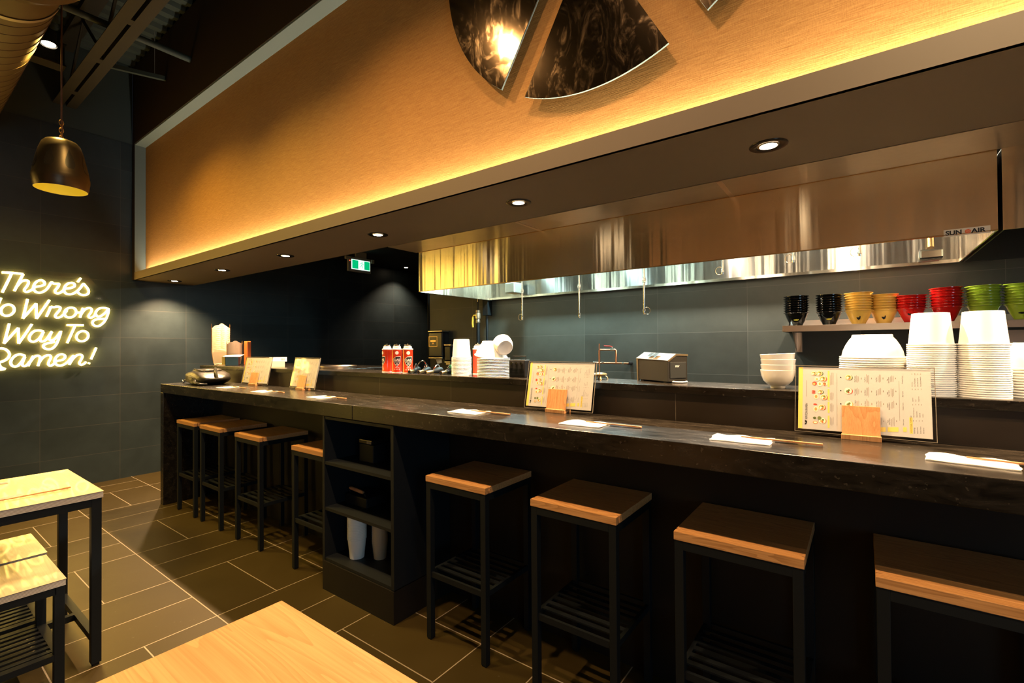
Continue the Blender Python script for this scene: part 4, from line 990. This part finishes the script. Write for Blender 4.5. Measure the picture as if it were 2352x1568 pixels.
bm = bmesh.new(); box(bm, 3.05, 3.15, .80, .86, .02, .075); obj('grease_cup', bm, m_chrome, t, bev=.01)
bm = bmesh.new(); cyl(bm, (3.10, .82, .085), (3.10, .84, .16), .014); obj('drain_spout', bm, m_brass, t)
obj('corner_device', B(.30, .40, .72, .86, .03, .12), m_galv, t, bev=.008)
t = thing('exhaust_hood', 'second stainless hood section at the right edge of the frame', 'hood', (.435, 2.567, 1.81))
obj('front_panel', B(0, 2.2, 0, .006, 0, .312), m_steel, t); obj('back_panel', B(0, 2.2, .895, .905, 0, .4), m_print_s, t); obj('top_panel', B(0, 2.2, 0, .905, .40, .41), m_print_s, t); obj('left_end_panel', B(0, .005, .006, .9, 0, .312), m_print_s, t)  # near-black lining panels paint in the unlit inside of this hood
# label on the hood
t = thing('hood_label', 'white SUN AIR label with orange round mark on the hood', 'label', (.335, 2.5665, 1.8175))
obj('label_plate', B(-.068, .066, -.0012, 0, -.0125, .0155), M('label_white', (.75, .66, .55), .5), t)
bm = bmesh.new(); text_bm(bm, 'SUN', .0235, (-.063, -.0016, -.006), (1, 0, 0), (0, 0, 1), 0, 'LEFT', 1.06, off=.0009); obj('lettering', bm, m_ink, t); bm = bmesh.new(); text_bm(bm, 'AIR', .0235, (.0125, -.0016, -.006), (1, 0, 0), (0, 0, 1), 0, 'LEFT', 1.10, off=.0009); obj('lettering', bm, m_ink, t)
bm = bmesh.new(); n = 24; bm.faces.new([bm.verts.new((.0025 + .0088 * math.cos(2 * PI * k / n), -.0018, .0018 + .0088 * math.sin(2 * PI * k / n))) for k in range(n)]); obj('round_mark', bm, M('label_orange', (.75, .13, .04), .5), t)
bm = bmesh.new()
for z in (-.002, .002, .006): tube(bm, catmull([(-.004, -.002, z), (-.001, -.002, z + .0015), (.004, -.002, z - .001), (.009, -.002, z + .001)], 4), .0004, 5)
obj('wave_lines', bm, M('label_cream', (.9, .7, .5), .5), t)
# perforated filler panel between soffit and hood
t = thing('perforated_panel', 'narrow stainless filler panel joining soffit and hood', 'panel', (-2.83, 2.29, 2.122))
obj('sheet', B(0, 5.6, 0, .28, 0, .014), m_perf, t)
for x in (1.16, 2.30, 3.45): obj('joint_strip', B(x, x + .022, .004, .276, -.002, 0), m_steel_s, t)
# suppression drops
xs = [-2.043, -1.563, -1.104, -.640, -.290, -.007]; zb = [1.574, 1.570, 1.574, 1.782, 1.811, 1.812]
names = ['first from the left, longest with wire ring', 'second from the left, without a ring', 'third from the left, ring on its right', 'fourth from the left, short with ring', 'fifth from the left, short', 'last on the right, above the yellow bowls']
for i, (x, z) in enumerate(zip(xs, zb)):
    t = thing('suppression_nozzle', 'thin chrome nozzle pipe hanging from the hood, ' + names[i], 'nozzle', (x, 2.90, z), group='nozzle pipes under the hood')
    bm = bmesh.new(); cyl(bm, (0, 0, .03), (0, 0, 2.36 - z), .0062, seg=12); obj('drop_pipe', bm, m_chrome, t, smooth=True)
    bm = bmesh.new(); lathe(bm, [(0, 0), (.006, 0), (.007, .010), (.0095, .012), (.0095, .022), (.008, .034), (0, .036)], 14)
    if i < 3: lathe(bm, [(.006, .20), (.0105, .202), (.0105, .210), (.0125, .212), (.0125, .222), (.0105, .224), (.0105, .232), (.006, .234)], 14)
    obj('nozzle_tip', bm, m_chrome, t, smooth=True)
    if i != 1:
        s = 1 if i == 2 else -1; bm = bmesh.new(); tube(bm, [(s * (.018 + .020 * math.cos(a)), 0, .022 + .022 * math.sin(a)) for a in [2 * PI * k / 24 for k in range(24)]], .0011, 6, closed=True); obj('wire_ring', bm, m_brass, t, smooth=True)

# ------------------------------------------------------------------ downlights
dlx = [-6.090, -4.905, -3.747, -2.574, -1.428, -.276, .90, 2.05]
dnames = ['nearest the left wall', 'second from the left wall', 'third from the left wall', 'fourth from the left wall', 'second largest, above the third menu', 'largest, nearest the camera', 'off to the right', 'farthest right']
def make_down():
    t = thing('recessed_downlight', '', 'light', (0, 0, 0), group='downlights in the soffit')
    bm = bmesh.new(); lathe(bm, [(.066, 0), (.065, -.003), (.060, -.005), (.045, -.002), (.036, .0)], 36); obj('trim_ring', bm, m_trimring, t, smooth=True)
    bm = bmesh.new(); lathe(bm, [(.036, -.0005), (.035, -.003), (.030, -.0035), (0, -.0035)], 28, mis=[0, 0, 1]); obj('lens', bm, [m_refl, m_lens], t, smooth=False)
    return t
d0 = make_down()
for i, x in enumerate(dlx):
    lb = 'round recessed downlight in the soffit, ' + dnames[i]
    if i == 0: d = d0; d.location = (x, 2.0, 2.125); d['label'] = lb
    elif i < 6: d = dup(d0, (x, 2.0, 2.125), 0, lb)
    else: d = dup(d0, (x, 2.0, 2.125), 0, lb)
    lamp('SPOT', 'downlight_lamp', (x, 2.0, 2.112), 320, (1, .65, .34), (x, 2.0, 0), spot_size=math.radians(124), spot_blend=.9, shadow_soft_size=.022)
# hallway lights beyond
for i, (x, y) in enumerate(((-6.09, 5.30), (-4.3, 5.3))):
    r = dup(d0, (x, y, 2.70), 0, 'recessed downlight in the hallway ceiling, ' + ('by the left wall' if i == 0 else 'behind the kitchen wall')); r['group'] = 'hallway downlights'
    lamp('SPOT', 'downlight_lamp', (x, y, 2.685), 90 if i == 0 else 25, (1, .74, .48), (x, y, 0), spot_size=math.radians(112), spot_blend=.8, shadow_soft_size=.022)

# exit sign
t = thing('exit_sign', 'green lit exit sign with running figure hanging from the dark ceiling', 'sign', (-5.60, 4.045, 2.52))
obj('housing', B(-.03, .0, -.185, .185, -.10, .10), m_exith, t, bev=.004)
obj('ceiling_canopy', B(-.03, .0, -.06, .11, .10, .18), m_exith, t)
obj('side_lamp', B(-.02, .02, .185, .235, .045, .10), m_exith, t, bev=.01)
obj('side_lamp', B(-.02, .02, -.235, -.185, .055, .10), m_exith, t, bev=.01)
obj('lit_panel', B(.0, .003, -.135, .165, -.068, .066), m_exitw, t)
obj('green_field', B(.003, .0045, -.125, -.028, -.058, .058), m_exitg, t); obj('green_field', B(.003, .0045, .070, .158, -.058, .058), m_exitg, t)
bm = bmesh.new(); n = 12
bm.faces.new([bm.verts.new((.0048, .030 + .007 * math.cos(2 * PI * k / n), .040 + .007 * math.sin(2 * PI * k / n))) for k in range(n)])
for pts in ([(.026, .030), (.030, .0), (.022, -.004)], [(.024, .026), (.005, .022), (-.006, .008)], [(.030, .026), (.046, .014), (.060, .008)], [(.026, .0), (.040, -.020), (.042, -.042)], [(.024, .0), (.012, -.022), (-.008, -.030)]):
    tube(bm, [(.0048, a, b) for a, b in pts], .0035, 6)
obj('running_figure', bm, m_exitg, t)
obj('indicator', B(.0, .003, -.165, -.155, .038, .048), m_led, t)

# ------------------------------------------------------------------ neon lettering on the left wall
XN = XW + .03
def unproj(cx, cy, xp=XN):      # a point measured on the photograph, carried to the lettering plane parallel to the wall
    u = cx / 5.6; v = 600 + cy / 5.6; a = (u - 1176) / 1091.18; b = (v - 784) / 1091.18
    d = [RX[i] * a + RY[i] * b + RZ[i] for i in range(3)]; k = xp / d[0]
    return (xp, k * d[1], 1.38 + k * d[2])
def ell(cx, cy, rx, ry, tl=-.35, n=18):
    return [(cx + rx * math.cos(a) * math.cos(tl) - ry * math.sin(a) * math.sin(tl), cy + rx * math.cos(a) * math.sin(tl) + ry * math.sin(a) * math.cos(tl)) for a in [2 * PI * k / n for k in range(n + 1)]]
words = {
 'there_s': [[(25, 142), (160, 148), (298, 162)], [(150, 155), (92, 275), (30, 398)], [(298, 165), (240, 275), (185, 380)],
   [(222, 318), (262, 268), (312, 246), (355, 248), (368, 275), (345, 322), (318, 358), (322, 385), (352, 392), (405, 368), (455, 330), (520, 318), (568, 300), (572, 268), (535, 242), (480, 255), (440, 300), (432, 350), (462, 392), (520, 402), (585, 372), (632, 318), (662, 268), (690, 286), (735, 288), (762, 292), (742, 335), (712, 372), (716, 402), (750, 412), (795, 390), (842, 352), (902, 345), (955, 322), (958, 292), (922, 276), (868, 290), (830, 335), (826, 382), (860, 418), (925, 420), (990, 385), (1040, 335), (1072, 290), (1098, 312), (1132, 355), (1142, 395), (1120, 425), (1075, 434), (1030, 422), (1002, 398)],
   [(1040, 215), (1000, 265)]],
 'no_wrong': [[(12, 470), (-40, 590), (-85, 700)], [(-85, 700), (-150, 520)], [(-150, 520), (-240, 720)], ell(98, 628, 88, 70), [(355, 485), (326, 610), (295, 733)], [(295, 733), (380, 640), (465, 542)], [(465, 542), (470, 735)], [(470, 735), (552, 618), (636, 498)],
   [(655, 580), (628, 645), (598, 710)], [(655, 580), (685, 590), (730, 582), (775, 592), (765, 630), (728, 672), (712, 705), (732, 724), (780, 714), (828, 672), (862, 630)], ell(905, 658, 78, 62), [(970, 655), (1015, 658), (1055, 655)], [(1068, 600), (1048, 660), (1030, 722)],
   [(1040, 690), (1072, 640), (1115, 606), (1158, 600), (1182, 622), (1168, 660), (1142, 695), (1148, 722), (1182, 722), (1222, 690), (1240, 640), (1280, 605), (1340, 598), (1400, 612)], [(1232, 680), (1252, 708), (1295, 704), (1350, 665), (1400, 612), (1388, 680), (1362, 745), (1320, 800), (1262, 834), (1210, 822), (1190, 788), (1212, 756), (1270, 742), (1345, 738)]],
 'way_to': [[(120, 800), (88, 925), (52, 1055)], [(52, 1055), (145, 955), (236, 855)], [(236, 855), (240, 1055)], [(240, 1055), (325, 935), (410, 808)],
   [(560, 902), (505, 888), (440, 898), (390, 945), (376, 995), (405, 1030), (455, 1028), (515, 980), (560, 905), (535, 960), (515, 1005), (535, 1030), (580, 1018), (625, 965), (668, 902), (645, 950), (632, 992), (652, 1014), (695, 1005), (742, 958), (785, 898), (758, 990), (722, 1070), (672, 1120), (610, 1130), (562, 1105), (566, 1072), (620, 1052), (705, 1035)],
   [(860, 820), (1075, 822)], [(968, 824), (915, 940), (865, 1050)], ell(1060, 962, 78, 64)],
 'ramen': [[(-60, 1130), (20, 1118), (85, 1140), (122, 1190), (105, 1240), (50, 1280), (-20, 1300)], [(-90, 1120), (-150, 1390)], [(-20, 1300), (10, 1360), (70, 1386)], [(-60, 1390), (0, 1392), (66, 1384)],
   [(322, 1216), (262, 1195), (200, 1212), (150, 1262), (140, 1315), (172, 1350), (225, 1345), (280, 1290), (322, 1222), (298, 1280), (285, 1325), (310, 1348), (350, 1330), (385, 1285)], [(430, 1215), (395, 1280), (362, 1345)],
   [(385, 1300), (425, 1245), (470, 1215), (508, 1220), (518, 1248), (505, 1295), (490, 1345)], [(498, 1310), (545, 1245), (600, 1210), (645, 1212), (655, 1240), (632, 1285), (622, 1322), (648, 1342), (690, 1322), (728, 1282), (790, 1272), (832, 1245), (835, 1212), (798, 1194), (748, 1208), (712, 1252), (706, 1300), (738, 1335), (800, 1336), (862, 1300), (912, 1248), (948, 1208)],
   [(948, 1208), (920, 1268), (892, 1328)], [(908, 1300), (945, 1245), (995, 1205), (1040, 1200), (1060, 1225), (1042, 1268), (1022, 1305), (1040, 1330), (1075, 1320), (1108, 1292)], [(1238, 1110), (1205, 1185), (1172, 1258)], [(1150, 1302), (1142, 1318)]]}
t = thing('neon_sign', 'glowing yellow script neon reading There\'s No Wrong Way To Ramen! on the dark tiles', 'sign', (XN, 1.1, 1.45))
for w_, strokes in words.items():
    bm = bmesh.new()
    for s_ in strokes:
        P3 = [Vector(unproj(*p)) - Vector((XN, 1.1, 1.45)) for p in s_]
        tube(bm, catmull(P3, 4), .0088, 8)
    obj('neon_lettering', bm, m_neon, t, smooth=True)
bm = bmesh.new()
c_ = [unproj(*p) for p in ((-300, 60), (1120, 165), (1460, 560), (1300, 1065), (1160, 1370), (-300, 1440))]
prism(bm, [(p[1] - 1.1, p[2] - 1.45) for p in c_], 'x', -.018, -.014); obj('clear_backboard', bm, m_acr, t)

# ------------------------------------------------------------------ mirror fan sculpture on the fabric wall
def arc(cx, cz, r, a0, a1, n=20): return [(cx + r * math.cos(a0 + (a1 - a0) * k / n), cz + r * math.sin(a0 + (a1 - a0) * k / n)) for k in range(n + 1)]
cx_, cz_, R_ = -.88, 3.222, .795
def ang(p): return math.atan2(p[1] - cz_, p[0] - cx_)
pieces = [(arc(cx_, cz_, R_, ang((-1.342, 2.572)), -PI + .02) + [(-1.10, 3.21), (-.983, 3.152)], 'left bronze mirror wedge on the fabric wall, holding the reflected spot'),
          (arc(cx_, cz_, R_, ang((-1.205, 2.505)), ang((-.563, 2.492))) + [(-.884, 3.066)], 'large lower bronze mirror wedge on the fabric wall'),
          (arc(cx_, cz_, R_ + .01, ang((-.422, 2.552)), -.02) + [(-.60, 3.21), (-.755, 3.146)], 'right bronze mirror wedge, only its tip in view at the top edge')]
for poly, lb in pieces:
    t = thing('mirror_wedge', lb, 'wall art', (cx_, 1.745, cz_), group='mirror fan sculpture')
    bm = bmesh.new(); prism(bm, [(x - cx_, z - cz_) for x, z in poly], 'y', 0, .0012); obj('mirror_face', bm, m_mirror, t)
    bm = bmesh.new(); prism(bm, [(x - cx_, z - cz_) for x, z in poly], 'y', .0012, .010); obj('glass_edge', bm, m_gedge, t)
    mx_ = sum(p[0] for p in poly) / len(poly) - cx_; mz_ = sum(p[1] for p in poly) / len(poly) - cz_
    bm = bmesh.new(); cyl(bm, (mx_, .010, mz_), (mx_, .055, mz_), .02); obj('standoff', bm, m_blackm, t)

# ------------------------------------------------------------------ ceiling steel, duct, lamps
t = thing('steel_joist', 'cream painted open web roof joist with slotted bottom chord', 'joist', (-6.38, 1.15, 3.808))
obj('chord_angle', B(0.001, 9, -.087, -.010, 0, .006), m_joist, t); obj('chord_angle', B(0.001, 9, .014, .089, 0, .006), m_joist, t)
bm = bmesh.new(); box(bm, .001, 9, -.016, -.010, .006, .075); box(bm, .001, 9, .014, .020, .006, .075); obj('chord_rib', bm, m_joist, t)
for x in (.39, 1.22, 2.02, 2.85, 3.65, 4.5, 5.3): obj('chord_spacer', B(x - .04, x + .04, -.010, .014, .001, .05), m_joist, t)
bm = bmesh.new(); pts = []
for k in range(15): pts.append((.1 + k * .6, .002, .04 if k % 2 == 0 else .56))
for a, b in zip(pts[:-1], pts[1:]): cyl(bm, a, b, .013, seg=8)
obj('web_rods', bm, m_joist, t)
bm = bmesh.new(); box(bm, .001, 9, -.06, .064, .56, .62); obj('top_chord', bm, m_joist, t)
for i, x in enumerate((-5.76, -3.9)):
    t = thing('roof_beam', 'grey and cream roof beam running behind the joist' + (' near the left wall' if i == 0 else ' farther along'), 'beam', (x, -3.6, 3.9 if i == 0 else 4.05))
    obj('lower_flange', B(-.07, .07, 0, 4.64, 0, .012), m_joist, t); obj('web_plate', B(-.005, .005, 0, 4.64, .012, .19), m_deck, t); obj('upper_flange', B(-.07, .07, 0, 4.64, .19, .20), m_deck, t)
t = thing('sprinkler_pipe', 'grey round pipe crossing above the joist into the brown wall', 'pipe', (-4.80, -2.5, 3.955)); bm = bmesh.new(); cyl(bm, (0, 0, 0), (0, 4.195, 0), .026, seg=18); obj('pipe_run', bm, m_deck, t, smooth=True); bm = bmesh.new(); cyl(bm, (0, 1.9, 0), (0, 2.0, 0), .036, seg=18); obj('coupling', bm, m_deck, t, smooth=True)
t = thing('channel_strut', 'grey steel channel strut ending at the brown wall', 'strut', (-5.60, 1.30, 4.0)); bm = bmesh.new()
v0 = [(-.12, -.25), (.21, .40)]
tube(bm, [(-.06, -.12, .012), (.205, .397, -.012)], .026, 4); obj('channel', bm, m_deck, t)
bm = bmesh.new()
for k in (.35, .85): p = Vector((-.06, -.12, .012)).lerp(Vector((.205, .397, -.012)), k); cyl(bm, p, p + Vector((0, 0, .43)), .003, seg=6)
obj('threaded_rod', bm, m_galv, t)
# round spiral duct
t = thing('spiral_duct', 'large galvanised spiral air duct along the ceiling at upper left', 'duct', (-6.38, .43, 3.60))
bm = bmesh.new(); cyl(bm, (.002, 0, 0), (2.45, 0, 0), .28, seg=64, caps=False); obj('duct_shell', bm, m_duct, t, smooth=True)
bm = bmesh.new()
x = .06
while x < 2.3:
    tube(bm, [(x + .02 * k / 64 * 5, .281 * math.cos(2 * PI * k / 64), .281 * math.sin(2 * PI * k / 64)) for k in range(64)], .0022, 5, closed=False); x += .125
obj('spiral_seam', bm, M('duct_seam', (.09, .06, .035), .6), t, smooth=True)
bm = bmesh.new(); cyl(bm, (2.35, 0, 0), (2.385, 0, 0), .286, seg=64, caps=False); obj('joint_band', bm, M('duct_band', (.30, .26, .20), .5, .3), t, smooth=True)
bm = bmesh.new(); lathe_pts = []; cyl(bm, (2.45, 0, 0), (2.64, 0, 0), .28, seg=64, caps=False); cyl(bm, (2.64, 0, 0), (2.80, 0, 0), .30, .36, seg=64); cyl(bm, (2.80, 0, 0), (3.25, 0, 0), .36, seg=64); cyl(bm, (3.08, 0, .30), (3.08, 0, .84), .16, seg=32); obj('duct_reducer', bm, m_duct, t, smooth=True)

def spot_fix(x, y, z, label, energy, col, tgt, sz=140, lens=True):
    t = thing('ceiling_spotlight', label, 'light', (x, y, z), group='ceiling spotlights')
    d = (Vector(tgt) - Vector((x, y, z))).normalized()
    bm = bmesh.new(); cyl(bm, -d * .10, d * .005, .042, .046, seg=24, caps=False); cyl(bm, -d * .10, -d * .096, .042, seg=24); obj('lamp_head', bm, m_black, t, smooth=True)
    bm = bmesh.new(); cyl(bm, -d * .004, Vector((0, 0, 0)), .038, seg=24); obj('lens', bm, m_lensd, t)
    bm = bmesh.new(); cyl(bm, -d * .06, Vector((0, 0, .45)) - d * .06, .006, seg=8); obj('stem', bm, m_black, t)
    lamp('SPOT', 'spot_lamp', Vector((x, y, z)) + d * .02, energy, col, tgt, spot_size=math.radians(sz), spot_blend=.9, shadow_soft_size=.03)
spots = [(-4.71, .765, 3.586, 'glaring round spotlight beside the duct', 270, (1, .63, .12), (-4.4, .75, 0)),
         (-3.42, .90, 3.60, 'ceiling spotlight above the left table', 165, (1, .72, .22), (-3.1, .55, 0)),
         (-2.075, .68, 3.62, 'ceiling spotlight mirrored in the bronze wedge', 240, (1, .62, .28), (-2.0, .9, 0)),
         (-.85, .70, 3.60, 'ceiling spotlight above the close table', 205, (1, .64, .36), (-.75, .65, 0)),
         (.45, .70, 3.60, 'ceiling spotlight right of the close table', 75, (1, .60, .27), (.3, .9, 0)),
         (1.8, .70, 3.60, 'ceiling spotlight farthest right', 75, (1, .60, .27), (1.7, .9, 0))]
for s_ in spots: spot_fix(*s_)
spot_fix(.6, .25, 3.6, 'wall washer spotlight aimed at the fabric wall', 430, (1, .76, .46), (1.1, 1.8, 2.6), 90)
spot_fix(-5.0, -.6, 3.6, 'added unseen spotlight brightening the yellow wall, left', 900, (1, .85, .5), (-6.38, -1.5, 1.9), 60)  # added lamp pair, keeps the unseen yellow wall bright in the hood
spot_fix(-5.0, -2.0, 3.6, 'added unseen spotlight brightening the yellow wall, right', 900, (1, .85, .5), (-6.38, -1.8, 1.9), 60)
for i, x in enumerate((-2.9, -1.9, -.9, .1, 1.2, 2.6)): spot_fix(x, -2.9, 3.6, 'added narrow spotlight on the tan wall for streaks in the hood, ' + ('nearest the tiles', 'second along', 'third along', 'fourth along', 'fifth along', 'last along')[i], 330, (1, .66, .36), (x, -3.7, 2.2), 34)  # unseen spots added so their wall patches reflect as streaks on the hood

# pendant
t = thing('pendant_lamp', 'bronze bell pendant lamp with teardrop cut-outs and yellow inside', 'lamp', (-4.52, .80, 2.50))
def pw(a, z): return 1
bm = bmesh.new(); lathe(bm, [(.028, .352), (.055, .350), (.085, .338), (.102, .318), (.118, .27), (.134, .20), (.147, .13), (.153, .085), (.153, .06), (.148, .02), (.142, .0), (.139, .0), (.145, .02), (.150, .06), (.150, .085), (.143, .13), (.130, .20), (.114, .268), (.098, .312), (.08, .33), (0, .335)], 64, mis=[0] * 10 + [1] * 10)
obj('bell_shade', bm, [m_copsh, m_penin], t, smooth=True)
bm = bmesh.new(); prof_r = lambda z: .1545 - max(0, z - .085) * .02 - max(0, z - .085) ** 1.35 * .31
for k in range(8):
    a0 = k * PI / 4 + .15; n = 20; rows = []
    for i in range(11):
        s = i / 10; z = .125 + .135 * s; hw = .030 * math.sin(PI * min(1, (s * .9 + .06)) ** .62) ** 1.0 * (1 - s * .35)
        r = .0012 + (.147 + (.134 - .147) * (z - .13) / .07 if z < .20 else .134 + (.118 - .134) * (z - .20) / .07)
        rows.append([bm.verts.new(((r) * math.cos(a0 + hw * q / r), (r) * math.sin(a0 + hw * q / r), z)) for q in (-1, -.5, 0, .5, 1)])
    for i in range(10):
        for q in range(4): bm.faces.new((rows[i][q], rows[i][q + 1], rows[i + 1][q + 1], rows[i + 1][q]))
obj('teardrop_cutout', bm, M('teardrop_dark', (.03, .022, .018), .25, .5), t, smooth=True)
bm = bmesh.new(); lathe(bm, [(.154, .055), (.1548, .06), (.1548, .085), (.154, .09)], 64); obj('lower_band', bm, m_copsh, t, smooth=True)
bm = bmesh.new()
for k in range(5): tube(bm, [(.012 * math.cos(a) * (k % 2), .012 * math.cos(a) * ((k + 1) % 2), .365 + k * .027 + .019 * math.sin(a)) for a in [2 * PI * j / 12 for j in range(12)]], .0028, 6, closed=True)
obj('chain', bm, m_brass, t, smooth=True)
bm = bmesh.new(); tube(bm, [(0, 0, .335), (.006, .004, .42), (0, 0, .50), (0, 0, 1.94)], .0052, 8); obj('cord', bm, m_cord, t, smooth=True)
bm = bmesh.new(); lathe(bm, [(0, .17), (.02, .16), (.034, .12), (.026, .085), (0, .075)], 20); obj('bulb', bm, M('pendant_bulb', (1, .9, .6), .4, emit=(1, .7, .25), es=.4), t, smooth=True)
lamp('POINT', 'pendant_glow', (-4.52, .80, 2.555), .55, (1, .86, .3), shadow_soft_size=.03)
# window in the right wall, the source of the daylight
struct('window_1', B(4.38, 4.41, -3.4, .2, .7, 3.1), M('window_dusk', (.05, .07, .09), .1, spec=.6))
